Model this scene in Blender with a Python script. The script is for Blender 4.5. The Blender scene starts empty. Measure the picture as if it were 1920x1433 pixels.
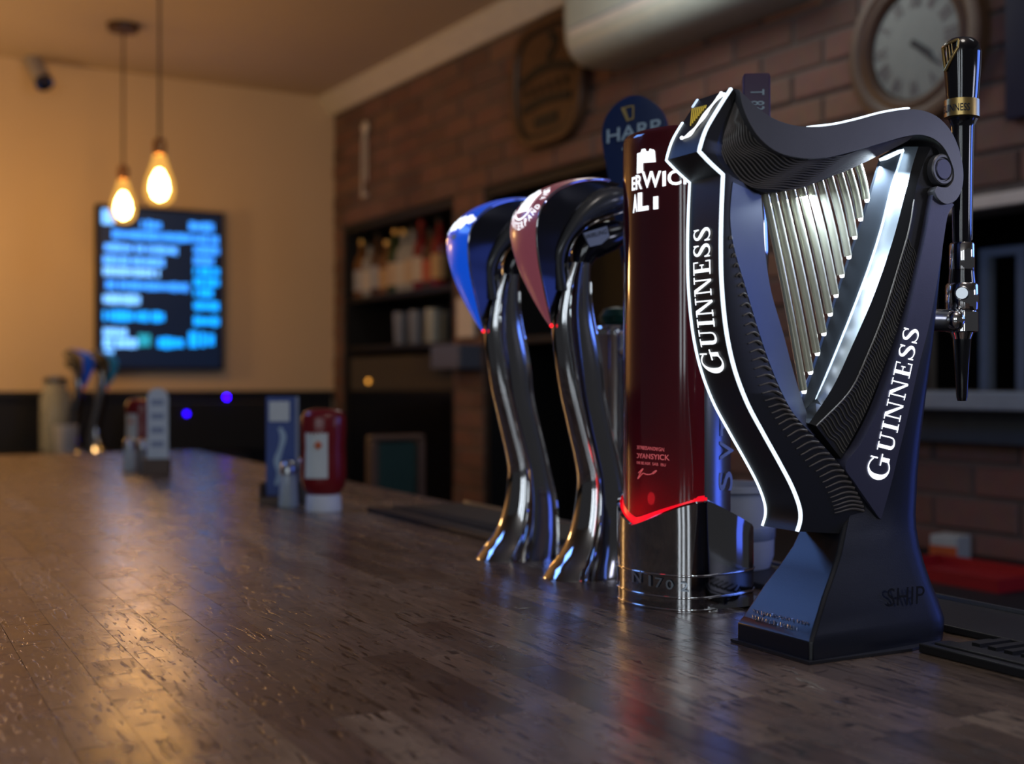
import bpy, bmesh, math, random
import numpy as np
from mathutils import Vector, Matrix
random.seed(7)
C = bpy.context.scene.collection
S = bpy.context.scene
# ------------------------------------------------------------------ camera, world, lights, exposure
FPX, CX, CY, H = 2300.0, 960.0, 716.5, 0.20
BT = 1.07                                   # height of the bar top
CAMZ = BT + H
cam = bpy.data.cameras.new('camera'); camo = bpy.data.objects.new('camera', cam); C.objects.link(camo)
camo.location = (0, 0, CAMZ); camo.rotation_euler = (math.pi/2, 0, 0)
cam.sensor_width = 36; cam.lens = 36*FPX/1920; cam.clip_start = .02
cam.dof.use_dof = True; cam.dof.focus_distance = .97; cam.dof.aperture_fstop = 4.6
S.camera = camo
S.view_settings.view_transform = 'Standard'; S.view_settings.look = 'None'
S.view_settings.gamma = 1; S.view_settings.exposure = 0.0
try: S.view_settings.use_curve_mapping = False
except Exception: pass
S.cycles.use_denoising = True
S.cycles.max_bounces = 8
S.cycles.sample_clamp_indirect = 12
w = bpy.data.worlds.new('world'); S.world = w; w.use_nodes = True
w.node_tree.nodes['Background'].inputs[0].default_value = (.95, .95, 1.02, 1)
w.node_tree.nodes['Background'].inputs[1].default_value = .045
def lamp(name, typ, loc, energy, color, look=None, **kw):
    l = bpy.data.lights.new(name, typ); l.energy = energy; l.color = color
    for k, v in kw.items(): setattr(l, k, v)
    o = bpy.data.objects.new(name, l); C.objects.link(o); o.location = loc
    if look is not None:
        o.rotation_euler = (Vector(look)-Vector(loc)).to_track_quat('-Z', 'Y').to_euler()
    return o
# evening daylight through the front windows of the pub, behind the camera
for i, x in enumerate((-1.5, -.75, .15)):
    lamp('window_light', 'AREA', (x, -2.6, 1.95), 7, (.84, .93, 1.0), (x*.4, 2, 1.3), shape='RECTANGLE', size=.34, size_y=1.3)
# blue light of a screen behind the bar at the right, and of one hanging over the bar at the left, with two added fills
lamp('neck_fill', 'AREA', (1.50, .74, 1.60), 1.0, (.76, .78, 1.0), (.35, 1.0, 1.42), shape='RECTANGLE', size=.22, size_y=.2)  # added unseen lavender fill, placed for the sheen on the harp's neck and scroll
lamp('screen_light', 'AREA', (1.60, 1.40, 1.70), 4.2, (.12, .25, 1.0), (.3, 1.0, 1.25), shape='RECTANGLE', size=.6, size_y=.4)
lamp('screen_light', 'AREA', (-1.25, 1.85, 2.15), 5.0, (.16, .36, 1.0), (.2, 1.0, 1.2), shape='RECTANGLE', size=.55, size_y=.32)
lamp('pedestal_fill', 'AREA', (1.45, 1.30, 1.10), .55, (.08, .16, 1.0), (.3, .98, 1.14), shape='RECTANGLE', size=.3, size_y=.3)  # added unseen fill, turns the pedestal's server side blue
# warm lamps further left in the room, added unseen fills under the ceiling to brighten bricks and bar top
lamp('room_lamp', 'POINT', (-2.45, 4.1, 1.75), 20, (1.0, .56, .20), shadow_soft_size=.12)
lamp('ceiling_fill', 'POINT', (.25, 3.0, 2.42), 6.5, (.95, .97, .93), shadow_soft_size=.15)
lamp('ceiling_fill', 'POINT', (1.15, 1.0, 2.42), 1.5, (.86, .92, 1.0), shadow_soft_size=.15)
lamp('ceiling_fill', 'POINT', (.50, .50, 2.42), 8.0, (1.0, .93, .86), shadow_soft_size=.15)

# ------------------------------------------------------------------ frames and helpers
THB = math.atan2(1220, 2300); sb, cb = math.sin(THB), math.cos(THB)
NB, UB = np.array([cb, sb]), np.array([-sb, cb])       # across the bar (to the server), along the bar (away)
THW = math.atan2(1380, 2300); sw_, cw_ = math.sin(THW), math.cos(THW)
NW, UW = np.array([cw_, sw_]), np.array([-sw_, cw_])   # into the brick wall, along it
def bar(n, u, z=0.0): p = NB*n+UB*u; return Vector((p[0], p[1], BT+z))
def wal(s, n, z): p = UW*s+NW*n; return Vector((p[0], p[1], z))
def ground(px, py):
    d = H*FPX/(py-CY); return np.array([(px-CX)/FPX*d, d])
def at(px, py, d): return Vector(((px-CX)/FPX*d, d, CAMZ-(py-CY)/FPX*d))
def hit(px, py, N, nd):
    r = np.array([(px-CX)/FPX, 1.0]); d = nd/float(N@r); return at(px, py, d)
def loc(O, px, py, y, R=(NB, UB)):
    r = np.array([(px-CX)/FPX, 1.0]); A = np.array([[r[0], -R[0][0]], [r[1], -R[0][1]]])
    t, x = np.linalg.solve(A, O+y*R[1]); return Vector((x, y, H-(py-CY)/FPX*t))
def cr(pts, n):
    P = np.array([tuple(p) for p in pts], float); m = len(P)
    out = []
    for k in range(n):
        f = k/(n-1)*(m-1); i = min(int(f), m-2); t = f-i
        p0 = P[max(i-1, 0)]; p1 = P[i]; p2 = P[i+1]; p3 = P[min(i+2, m-1)]
        out.append(.5*((2*p1)+(-p0+p2)*t+(2*p0-5*p1+4*p2-p3)*t*t+(-p0+3*p1-3*p2+p3)*t**3))
    return [tuple(float(x) for x in q) for q in out]
def mesh(name, verts, faces, m, parent=None, smooth=None, bevel=0):
    me = bpy.data.meshes.new(name); me.from_pydata([tuple(v) for v in verts], [], [tuple(f) for f in faces])
    bm = bmesh.new(); bm.from_mesh(me); bmesh.ops.remove_doubles(bm, verts=bm.verts, dist=1e-6)
    bmesh.ops.recalc_face_normals(bm, faces=bm.faces); bm.to_mesh(me); bm.free()
    if m: me.materials.append(m)
    if smooth is not None:
        for p in me.polygons: p.use_smooth = True
        me.set_sharp_from_angle(angle=math.radians(smooth))
    o = bpy.data.objects.new(name, me); C.objects.link(o)
    if parent: o.parent = parent
    if bevel:
        b = o.modifiers.new('b', 'BEVEL'); b.width = bevel; b.segments = 2; b.limit_method = 'ANGLE'; b.angle_limit = math.radians(35)
    return o
class MB:
    def __init__(s): s.v = []; s.f = []
    def add(s, v, f):
        k = len(s.v); s.v += [tuple(x) for x in v]; s.f += [tuple(i+k for i in q) for q in f]; return s
    def box(s, a, b, M=None):
        x0, y0, z0 = a; x1, y1, z1 = b
        v = [Vector(p) for p in ((x0,y0,z0),(x1,y0,z0),(x1,y1,z0),(x0,y1,z0),(x0,y0,z1),(x1,y0,z1),(x1,y1,z1),(x0,y1,z1))]
        if M: v = [M@p for p in v]
        return s.add(v, [(0,3,2,1),(4,5,6,7),(0,1,5,4),(1,2,6,5),(2,3,7,6),(3,0,4,7)])
    def loft(s, secs, caps=True, closed=True):
        n = len(secs[0]); v = [p for q in secs for p in q]; f = []
        for i in range(len(secs)-1):
            for j in range(n if closed else n-1):
                k = (j+1) % n; f.append((i*n+j, i*n+k, (i+1)*n+k, (i+1)*n+j))
        if caps and closed: f += [tuple(range(n))[::-1], tuple((len(secs)-1)*n+j for j in range(n))]
        return s.add(v, f)
    def lathe(s, prof, n=32, c=(0,0,0), sx=1, sy=1, M=None, ring=False):
        if ring: prof = list(prof)+[prof[0]]
        secs = []
        for r, z in prof:
            q = [Vector((c[0]+r*sx*math.cos(2*math.pi*k/n), c[1]+r*sy*math.sin(2*math.pi*k/n), c[2]+z)) for k in range(n)]
            secs.append([M@p for p in q] if M else q)
        return s.loft(secs, caps=not ring)
    def tube(s, pts, r, n=8):
        P = [Vector(p) for p in pts]; secs = []
        rr = [float(x) for x in r] if hasattr(r, '__len__') else [float(r)]*len(P)
        up = Vector((.13, .29, 1)).normalized()
        for i, p in enumerate(P):
            t = (P[min(i+1, len(P)-1)]-P[max(i-1, 0)]).normalized()
            a = t.cross(up)
            if a.length < 1e-3: a = t.cross(Vector((1, 0, 0)))
            a.normalize(); b = t.cross(a)
            secs.append([p+rr[i]*(math.cos(2*math.pi*k/n)*a+math.sin(2*math.pi*k/n)*b) for k in range(n)])
        return s.loft(secs)
    def build(s, name, m, parent=None, smooth=None, bevel=0): return mesh(name, s.v, s.f, m, parent, smooth, bevel)
def tag(o, label, cat, group=None, kind=None):
    if label: o['label'] = label
    if cat: o['category'] = cat
    if group: o['group'] = group
    if kind: o['kind'] = kind
    return o
def empty(name, l, rz, label, cat, group=None):
    o = bpy.data.objects.new(name, None); C.objects.link(o); o.location = l; o.rotation_euler = (0, 0, rz)
    o.empty_display_size = .05
    return tag(o, label, cat, group)
def dup(root, l, rz, label, group=None, swap={}):
    r = root.copy(); C.objects.link(r); r.location = l; r.rotation_euler = (0, 0, rz); r['label'] = label
    if group: r['group'] = group
    def rec(src, dst):
        for ch in list(src.children):
            c = ch.copy(); C.objects.link(c); c.parent = dst
            if ch.name.split('.')[0] in swap:
                c.data = c.data.copy(); c.data.materials[0] = swap[ch.name.split('.')[0]]
            rec(ch, c)
    rec(root, r); return r
# ------------------------------------------------------------------ materials
def mat(name, col, rough=.5, metal=0, spec=.5, emit=None, es=0, var=.12, vs=30, coat=0, bump=0, bs=400, alpha=1, trans=0, ior=1.45):
    m = bpy.data.materials.new(name); m.use_nodes = True; nt = m.node_tree; b = nt.nodes['Principled BSDF']
    tc = nt.nodes.new('ShaderNodeTexCoord'); no = nt.nodes.new('ShaderNodeTexNoise'); no.inputs['Scale'].default_value = vs; no.inputs['Detail'].default_value = 4
    nt.links.new(tc.outputs['Object'], no.inputs['Vector'])
    mx = nt.nodes.new('ShaderNodeMix'); mx.data_type = 'RGBA'
    c = Vector(col[:3]); mx.inputs[6].default_value = (*(c*(1-var)), 1); mx.inputs[7].default_value = (*[min(1, x) for x in c*(1+var)], 1)
    nt.links.new(no.outputs['Fac'], mx.inputs[0]); nt.links.new(mx.outputs[2], b.inputs['Base Color'])
    b.inputs['Roughness'].default_value = rough; b.inputs['Metallic'].default_value = metal
    b.inputs['Specular IOR Level'].default_value = spec; b.inputs['IOR'].default_value = ior
    b.inputs['Coat Weight'].default_value = coat; b.inputs['Coat Roughness'].default_value = .05
    b.inputs['Transmission Weight'].default_value = trans; b.inputs['Alpha'].default_value = alpha
    if emit: b.inputs['Emission Color'].default_value = (*emit, 1); b.inputs['Emission Strength'].default_value = es
    if bump:
        n2 = nt.nodes.new('ShaderNodeTexNoise'); n2.inputs['Scale'].default_value = bs; nt.links.new(tc.outputs['Object'], n2.inputs['Vector'])
        bp = nt.nodes.new('ShaderNodeBump'); bp.inputs['Strength'].default_value = bump; bp.inputs['Distance'].default_value = .001
        nt.links.new(n2.outputs['Fac'], bp.inputs['Height']); nt.links.new(bp.outputs['Normal'], b.inputs['Normal'])
    return m
M = {}
M['black'] = mat('satin_black', (.007, .007, .008), .42, bump=.05, bs=900)
M['black_gloss'] = mat('gloss_black', (.006, .006, .009), .12, coat=.5)
M['black_matte'] = mat('matte_black', (.012, .011, .011), .55, bump=.15, bs=500)
M['void'] = mat('black_paint', (.006, .006, .007), .6)
M['hood'] = mat('hood_black', (.040, .043, .048), .26, coat=.3)
M['chamfer'] = mat('slate_chamfer', (.040, .042, .070), .42, metal=.3)
M['ped'] = mat('pedestal_black', (.008, .009, .014), .34, bump=.06, bs=1200)
M['ridge'] = mat('ridge_brown_black', (.13, .115, .108), .40)
M['ridge2'] = mat('ridge_pale', (.16, .145, .13), .42)
M['grey'] = mat('gunmetal_paint', (.13, .13, .145), .36, metal=.45, bump=.05, bs=900)
M['purple'] = mat('slate_blue_paint', (.075, .075, .125), .36, metal=.4, bump=.04, bs=900)
M['silver'] = mat('silver_satin', (.42, .48, .55), .32, metal=.8)
M['silver2'] = mat('dark_plate', (.05, .06, .075), .4, metal=.3)
M['chrome'] = mat('chrome', (.62, .62, .63), .06, metal=1, var=.03)
M['dchrome'] = mat('smoked_chrome', (.40, .40, .41), .08, metal=1, var=.05)
M['steel'] = mat('brushed_steel', (.45, .47, .5), .28, metal=1)
M['gold'] = mat('brass_gold', (.55, .38, .14), .32, metal=.9)
M['goldlit'] = mat('gold_emblem', (.75, .55, .08), .35, metal=.4, emit=(1, .75, .08), es=.22)
M['led'] = mat('white_light_line', (.8, .9, 1), .4, emit=(.74, .88, 1.0), es=1.45)
M['led2'] = mat('soft_light_line', (.8, .9, 1), .4, emit=(.55, .72, 1.0), es=1.0)
M['ledtext'] = mat('lit_lettering', (.9, .95, 1), .4, emit=(.92, .97, 1.0), es=1.5)
M['rod'] = mat('acrylic_rod', (.62, .62, .50), .16, metal=.45, var=.05)
M['rodtip'] = mat('lit_rod_tip', (.9, .95, 1), .3, emit=(.95, .97, 1.0), es=3)
M['lens'] = mat('maroon_lens', (.085, .010, .016), .10, coat=.6)
nt = M['lens'].node_tree; tl = nt.nodes.new('ShaderNodeBsdfTranslucent'); tl.inputs[0].default_value = (.75, .01, .02, 1); mxs = nt.nodes.new('ShaderNodeMixShader'); mxs.inputs[0].default_value = .13
nt.links.new(nt.nodes['Principled BSDF'].outputs[0], mxs.inputs[1]); nt.links.new(tl.outputs[0], mxs.inputs[2]); nt.links.new(mxs.outputs[0], nt.nodes['Material Output'].inputs[0])
M['redglow'] = mat('red_light_ring', (.6, .01, .02), .3, emit=(1.0, .002, .016), es=.80)
M['redink'] = mat('pale_red_print', (.5, .12, .13), .5, emit=(.75, .12, .13), es=.45)
M['plate_m'] = mat('maroon_plate', (.22, .055, .07), .3, coat=.3, emit=(.42, .10, .14), es=.28)
M['plate_b'] = mat('blue_plate', (.01, .08, .5), .25, coat=.3, emit=(.004, .09, .75), es=.62)
M['plate_f'] = mat('far_blue_plate', (.01, .06, .3), .3, emit=(.01, .07, .5), es=.18)
M['plate_t'] = mat('teal_plate', (.01, .09, .16), .3, coat=.3, emit=(.01, .12, .22), es=.25)
M['label'] = mat('grey_blue_label', (.20, .24, .33), .4)
M['ink'] = mat('dark_print', (.012, .016, .03), .5)
M['navy'] = mat('navy_paint', (.008, .022, .085), .32)
M['paleink'] = mat('pale_blue_print', (.30, .42, .52), .5)
M['goldink'] = mat('gold_print', (.30, .22, .07), .5)
M['violet'] = mat('violet_paint', (.035, .012, .055), .4)
M['green'] = mat('green_plastic', (.004, .06, .035), .3)
M['redled'] = mat('red_indicator', (.8, 0, 0), .3, emit=(1, .01, .02), es=2)
M['blueled'] = mat('blue_indicator', (0, 0, .8), .3, emit=(.02, .0, 1), es=22)
M['blueled2'] = mat('dim_blue_indicator', (0, 0, .5), .3, emit=(.02, .0, 1), es=7)
M['amberled'] = mat('amber_indicator', (.8, .3, 0), .3, emit=(1, .42, .06), es=1.5)
M['cream'] = mat('cream_plaster', (.72, .55, .35), .8, var=.05, vs=2, bump=.1, bs=60)
M['ceil'] = mat('ceiling_paint', (.50, .42, .36), .8, var=.06, vs=1.5)
M['trim'] = mat('white_trim', (.62, .60, .56), .5)
M['floor'] = mat('dark_floor', (.03, .025, .022), .4)
M['mortar'] = mat('grey_mortar', (.13, .115, .105), .85, var=.25, vs=20)
M['wains'] = mat('black_wainscot', (.006, .006, .008), .5)
M['plastic'] = mat('white_plastic', (.42, .46, .42), .4)
M['wooddark'] = mat('dark_wood', (.075, .036, .018), .45, var=.4, vs=14)
M['woodmid'] = mat('brown_wood', (.085, .042, .020), .45, var=.35, vs=14)
M['face'] = mat('clock_face_cream', (.21, .245, .24), .5)
M['faceink'] = mat('clock_numerals', (.12, .11, .12), .6)
M['red'] = mat('ketchup_red', (.17, .008, .010), .25)
M['orange'] = mat('orange_print', (.5, .10, .02), .5)
M['redtray'] = mat('red_tray', (.30, .010, .012), .45)
M['white'] = mat('white_cap', (.62, .66, .72), .4)
M['paper'] = mat('white_card', (.55, .60, .58), .5)
M['cardblue'] = mat('blue_card', (.015, .05, .22), .4)
M['glass'] = mat('clear_glass', (.85, .9, .9), .05, trans=1, var=.01)
M['shaker'] = mat('shaker_glass', (.50, .56, .58), .15, alpha=.8)
M['pepper'] = mat('pepper_grey', (.16, .15, .14), .3)
M['rubber'] = mat('black_rubber', (.014, .013, .014), .5, bump=.2, bs=300)
M['tub'] = mat('white_tub', (.40, .43, .50), .5)
M['greenpad'] = mat('green_upholstery', (.014, .045, .036), .6)
M['pinkwood'] = mat('pale_wood', (.11, .065, .045), .5, var=.2)
M['cord'] = mat('brown_cord', (.10, .06, .035), .6)
M['copper'] = mat('copper_socket', (.40, .18, .07), .35, metal=.8)
# bricks: a tint of its own for each brick
def brick_mat():
    m = mat('brick', (.2, .09, .07), .8, bump=.5, bs=60); nt = m.node_tree; b = nt.nodes['Principled BSDF']
    oi = nt.nodes.new('ShaderNodeObjectInfo'); ge = nt.nodes.new('ShaderNodeNewGeometry')
    ad = nt.nodes.new('ShaderNodeMath'); ad.operation = 'ADD'; fr = nt.nodes.new('ShaderNodeMath'); fr.operation = 'FRACT'
    nt.links.new(oi.outputs['Random'], ad.inputs[0]); nt.links.new(ge.outputs['Random Per Island'], ad.inputs[1]); nt.links.new(ad.outputs[0], fr.inputs[0])
    rp = nt.nodes.new('ShaderNodeValToRGB'); nt.links.new(fr.outputs[0], rp.inputs[0]); e = rp.color_ramp.elements
    e[0].position = 0; e[0].color = (.13, .078, .068, 1); e[1].position = 1; e[1].color = (.25, .140, .095, 1)
    for p, c in ((.3, (.20, .105, .085, 1)), (.55, (.22, .120, .10, 1)), (.8, (.16, .10, .092, 1))):
        x = e.new(p); x.color = c
    mx = nt.nodes['Mix']; mx.blend_type = 'MULTIPLY'; mx.inputs[0].default_value = .5
    for l in list(nt.links):
        if l.to_node == mx: nt.links.remove(l)
    no = [n for n in nt.nodes if n.type == 'TEX_NOISE'][0]
    nt.links.new(rp.outputs[0], mx.inputs[6]); nt.links.new(no.outputs['Color'], mx.inputs[7]); mx.inputs[0].default_value = .35
    return m
M['brick'] = brick_mat()
# butcher-block staves: grain, pits and scratches, a tone of its own for each stave
def stave_mat():
    m = bpy.data.materials.new('stave_wood'); m.use_nodes = True; nt = m.node_tree; b = nt.nodes['Principled BSDF']; N = nt.nodes.new; L = nt.links.new
    ge = N('ShaderNodeNewGeometry'); mp = N('ShaderNodeMapping'); mp.vector_type = 'POINT'; mp.inputs['Rotation'].default_value = (0, 0, -THB)
    L(ge.outputs['Position'], mp.inputs['Vector'])
    oi = N('ShaderNodeObjectInfo'); ad = N('ShaderNodeMath'); fr = N('ShaderNodeMath'); fr.operation = 'FRACT'
    L(oi.outputs['Random'], ad.inputs[0]); L(ge.outputs['Random Per Island'], ad.inputs[1]); L(ad.outputs[0], fr.inputs[0])
    cx = N('ShaderNodeCombineXYZ'); mu = N('ShaderNodeMath'); mu.operation = 'MULTIPLY'; mu.inputs[1].default_value = 37
    L(fr.outputs[0], mu.inputs[0]); L(mu.outputs[0], cx.inputs[2])
    va = N('ShaderNodeVectorMath'); L(mp.outputs[0], va.inputs[0]); L(cx.outputs[0], va.inputs[1])
    def noise(sc, scale, detail=6, dist=0):
        vm = N('ShaderNodeVectorMath'); vm.operation = 'MULTIPLY'; vm.inputs[1].default_value = sc; L(va.outputs[0], vm.inputs[0])
        n = N('ShaderNodeTexNoise'); n.inputs['Scale'].default_value = scale; n.inputs['Detail'].default_value = detail; n.inputs['Distortion'].default_value = dist
        L(vm.outputs[0], n.inputs['Vector']); return n
    def ramp(src, stops):
        r = N('ShaderNodeValToRGB'); L(src, r.inputs[0]); e = r.color_ramp.elements
        e[0].position, e[0].color = stops[0][0], (*stops[0][1], 1); e[1].position, e[1].color = stops[-1][0], (*stops[-1][1], 1)
        for p, c in stops[1:-1]: x = e.new(p); x.color = (*c, 1)
        return r
    def mix(a, c, fac, mode='MIX'):
        x = N('ShaderNodeMix'); x.data_type = 'RGBA'; x.blend_type = mode
        for s, k in ((fac, 0), (a, 6), (c, 7)):
            if hasattr(s, 'links'): L(s, x.inputs[k])
            else: x.inputs[k].default_value = s
        return x.outputs[2]
    tone = ramp(fr.outputs[0], [(0, (.085, .056, .042)), (.2, (.165, .110, .078)), (.5, (.215, .148, .106)), (.72, (.135, .084, .070)), (.88, (.25, .175, .120)), (1, (.30, .215, .152))])
    g1 = noise((1, .09, 1), 190, 6, .4); g2 = noise((1, .3, 1), 22, 4, .8)
    k1 = ramp(g1.outputs['Fac'], [(.25, (.62, .60, .58)), (.7, (1.15, 1.13, 1.1))])
    k2 = ramp(g2.outputs['Fac'], [(.28, (.62, .60, .60)), (.68, (1.12, 1.12, 1.1))])
    col = mix(tone.outputs[0], k1.outputs[0], .8, 'MULTIPLY'); col = mix(col, k2.outputs[0], .9, 'MULTIPLY')
    p1 = noise((1, .13, 1), 250, 3, .2); pit = ramp(p1.outputs['Fac'], [(.585, (0, 0, 0)), (.64, (1, 1, 1))])
    p2 = noise((.22, 1, 1), 220, 3, .3); pit2 = ramp(p2.outputs['Fac'], [(.645, (0, 0, 0)), (.69, (1, 1, 1))])
    col = mix(col, (.030, .018, .014, 1), pit.outputs[0]); col = mix(col, (.035, .02, .016, 1), pit2.outputs[0])
    L(col, b.inputs['Base Color'])
    rr = noise((1, .5, 1), 30, 5); r2 = ramp(rr.outputs['Fac'], [(.3, (.20,)*3), (.75, (.32,)*3)]); L(r2.outputs[0], b.inputs['Roughness'])
    b.inputs['Specular IOR Level'].default_value = .55
    f = noise((1, .7, 1), 1300, 3); h1 = N('ShaderNodeMath'); h1.operation = 'MULTIPLY'; h1.inputs[1].default_value = .26; L(f.outputs['Fac'], h1.inputs[0])
    f2 = noise((1, .25, 1), 260, 4, .6); h2 = N('ShaderNodeMath'); h2.operation = 'MULTIPLY'; h2.inputs[1].default_value = .18; L(f2.outputs['Fac'], h2.inputs[0])
    s1 = N('ShaderNodeMath'); L(h1.outputs[0], s1.inputs[0]); L(h2.outputs[0], s1.inputs[1])
    s2 = N('ShaderNodeMath'); s2.operation = 'SUBTRACT'; L(s1.outputs[0], s2.inputs[0]); L(pit.outputs[0], s2.inputs[1])
    s3 = N('ShaderNodeMath'); s3.operation = 'SUBTRACT'; L(s2.outputs[0], s3.inputs[0]); L(pit2.outputs[0], s3.inputs[1])
    bp = N('ShaderNodeBump'); bp.inputs['Strength'].default_value = .30; bp.inputs['Distance'].default_value = .0008
    L(s3.outputs[0], bp.inputs['Height']); L(bp.outputs['Normal'], b.inputs['Normal'])
    return m
M['stave'] = stave_mat()

# ------------------------------------------------------------------ room shell
ND = 2.25                                    # the brick wall's distance from the camera
CORN = hit(625, 185, NW, ND); SC = float(UW@np.array(CORN[:2])); ZC = CORN.z
def wpx(px, py, off=0.0):                    # a pixel on the brick wall (or a plane in front of it) -> (s, z)
    p = hit(px, py, NW, ND-off); return float(UW@np.array(p[:2])), p.z
def bpx(px, py, off=0.0):                    # a pixel on the plastered back wall -> (n, z)
    p = hit(px, py, UW, SC-off); return float(NW@np.array(p[:2])), p.z
MW = Matrix(((NW[0], UW[0], 0, 0), (NW[1], UW[1], 0, 0), (0, 0, 1, 0), (0, 0, 0, 1)))   # (n, s, z) -> world
o = MB().box((-3.2, -2.5, -.05), (ND+.6, SC+.3, 0), MW).build('floor', M['floor']); o['kind'] = 'structure'
o = MB().box((-3.2, -2.5, ZC), (ND+.6, SC+.3, ZC+.05), MW).build('ceiling', M['ceil']); o['kind'] = 'structure'
o = MB().box((-3.2, SC, 0), (ND+.6, SC+.1, ZC), MW).build('wall_back', M['cream']); o['kind'] = 'structure'
ztr = bpx(400, 733, .04)[1]
wb = MB().box((-3.2, SC-.03, .1), (ND-.02, SC-.001, ztr-.03), MW).build('wainscot', M['wains']); wb['kind'] = 'structure'; wb.name = 'trim_1'
o = MB().box((-3.2, SC-.05, ztr-.03), (ND-.02, SC-.001, ztr), MW).build('wainscot_cap', M['wains'], wb)
# openings in the brick wall: (s0, s1, z0, z1)
ztop = wpx(905, 352)[1]
s1a, s1b = wpx(850, 600)[0], wpx(641, 600)[0]
s2a, s2b = wpx(1300, 500)[0], wpx(905, 500)[0]
s3a, s3b = wpx(1985, 500)[0], wpx(1700, 500)[0]
z3a, z3b = wpx(1860, 733)[1], wpx(1860, 392)[1]
OPEN = [(s1a, s1b, 0, ztop), (s2a, s2b, 0, ztop), (s3a, s3b, z3a, z3b)]
S0 = .85
wr = MB()
def wall_cells():
    ss = sorted({S0, SC}|{x for q in OPEN for x in q[:2]}); zz = sorted({0, ZC}|{x for q in OPEN for x in q[2:]})
    for i in range(len(ss)-1):
        for j in range(len(zz)-1):
            m_, k_ = (ss[i]+ss[i+1])/2, (zz[j]+zz[j+1])/2
            if not any(a < m_ < b and c < k_ < d for a, b, c, d in OPEN): yield ss[i], ss[i+1], zz[j], zz[j+1]
for a, b, c, d in wall_cells(): wr.box((ND+.008, a, c), (ND+.10, b, d), MW)
wallr = wr.build('wall_right', M['mortar']); wallr['kind'] = 'structure'
o = MB().box((ND+.45, S0, 0), (ND+.5, SC, ZC), MW).build('recess_back', M['void'], wallr)
# bricks
BL, BH, MJ = .215, .065, .010
spans = []
row = 0; z = .72
while z+BH < ZC-.005:
    x = SC-.004-(BL/2+MJ if row % 2 else 0)
    if row % 2: spans.append((x+MJ, SC-.004, z))
    while x > S0:
        spans.append((max(x-BL, S0), x, z)); x -= BL+MJ
    z += BH+MJ; row += 1
cells = []
for a, b, z in spans:
    segs = [(a, b)]
    for (oa, ob, oc, od) in OPEN:
        if z+BH > oc+.004 and z < od-.004:
            ns = []
            for p, q in segs:
                if q <= oa or p >= ob: ns.append((p, q)); continue
                if p < oa-.03: ns.append((p, oa))
                if q > ob+.03: ns.append((ob, q))
            segs = ns
    cells += [(p, q, z) for p, q in segs]
def bdist(c):
    p = wal((c[0]+c[1])/2, ND, c[2]); X = CX+FPX*p.x/p.y; Y = CY-FPX*(p.z-CAMZ)/p.y
    vis = -30 < X < 1950 and -60 < Y < 1100
    return (0 if vis else 10)+p.y
cells.sort(key=bdist)
def brick_shape(name, l):
    mb = MB(); e = .004
    mb.loft([[Vector((0, y, zz)) for y, zz in ((e, e), (l-e, e), (l-e, BH-e), (e, BH-e))],
             [Vector((.004, y, zz)) for y, zz in ((0, 0), (l, 0), (l, BH), (0, BH))],
             [Vector((.08, y, zz)) for y, zz in ((0, 0), (l, 0), (l, BH), (0, BH))]])
    me = bpy.data.meshes.new(name); me.from_pydata(mb.v, [], mb.f); me.materials.append(M['brick']); return me
full = brick_shape('brick', BL); rotw = Matrix.Rotation(THW, 4, 'Z')
rest = MB()
for i, (a, b, z) in enumerate(cells):
    j = random.uniform(-.003, .003)
    if i < 300:
        me = full if abs(b-a-BL) < 1e-4 else brick_shape('brick', b-a)
        o = bpy.data.objects.new('brick', me); C.objects.link(o); o.location = wal(a, ND+j, z); o.rotation_euler = (0, 0, THW); o.parent = wallr
    else: rest.box((ND+j, a, z), (ND+.08, b, z+BH), MW)
o = rest.build('distant_bricks', M['brick'], wallr); o['kind'] = 'stuff'
# crown trim along the brick wall
o = MB().loft([[MW@Vector((ND-.075, s, ZC)), MW@Vector((ND-.075, s, ZC-.02)), MW@Vector((ND-.02, s, ZC-.085)), MW@Vector((ND-.004, s, ZC-.085)), MW@Vector((ND-.004, s, ZC))] for s in (S0, SC-.002)]).build('trim_2', M['trim']); o['kind'] = 'structure'

# ------------------------------------------------------------------ text and glyph helpers
def text2d(s, bold=.012, font=None):
    cu = bpy.data.curves.new('t', 'FONT'); cu.body = s; cu.offset = bold; cu.resolution_u = 4
    ob = bpy.data.objects.new('t', cu); C.objects.link(ob); dg = bpy.context.evaluated_depsgraph_get()
    me = bpy.data.meshes.new_from_object(ob.evaluated_get(dg)); v = [(p.co.x, p.co.y) for p in me.vertices]; f = [tuple(p.vertices) for p in me.polygons]
    bpy.data.objects.remove(ob); bpy.data.curves.remove(cu); bpy.data.meshes.remove(me)
    x0 = min(p[0] for p in v); x1 = max(p[0] for p in v); y0 = min(p[1] for p in v); y1 = max(p[1] for p in v)
    return v, f, (x0, x1, y0, y1)
def put_text(name, s, fn, m, parent, bold=.012):      # fn maps u 0..1 along and v 0..1 up
    v, f, (x0, x1, y0, y1) = text2d(s, bold)
    return mesh(name, [fn((x-x0)/(x1-x0), (y-y0)/(y1-y0)) for x, y in v], f, m, parent)
def bx(a, b, c, d): return [((a, c), (b, c), (b, d), (a, d))]
def stroke(P, W):
    P = cr(P, 4*len(P)); W = [q[0] for q in cr([(x, 0) for x in W], len(P))]; q = []
    L, R = [], []
    for i, p in enumerate(P):
        t = np.array(P[min(i+1, len(P)-1)])-np.array(P[max(i-1, 0)]); t /= np.linalg.norm(t)+1e-9; n = np.array([-t[1], t[0]])*W[i]/2
        L.append(tuple(np.array(p)+n)); R.append(tuple(np.array(p)-n))
    return [(L[i], R[i], R[i+1], L[i+1]) for i in range(len(P)-1)]
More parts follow.
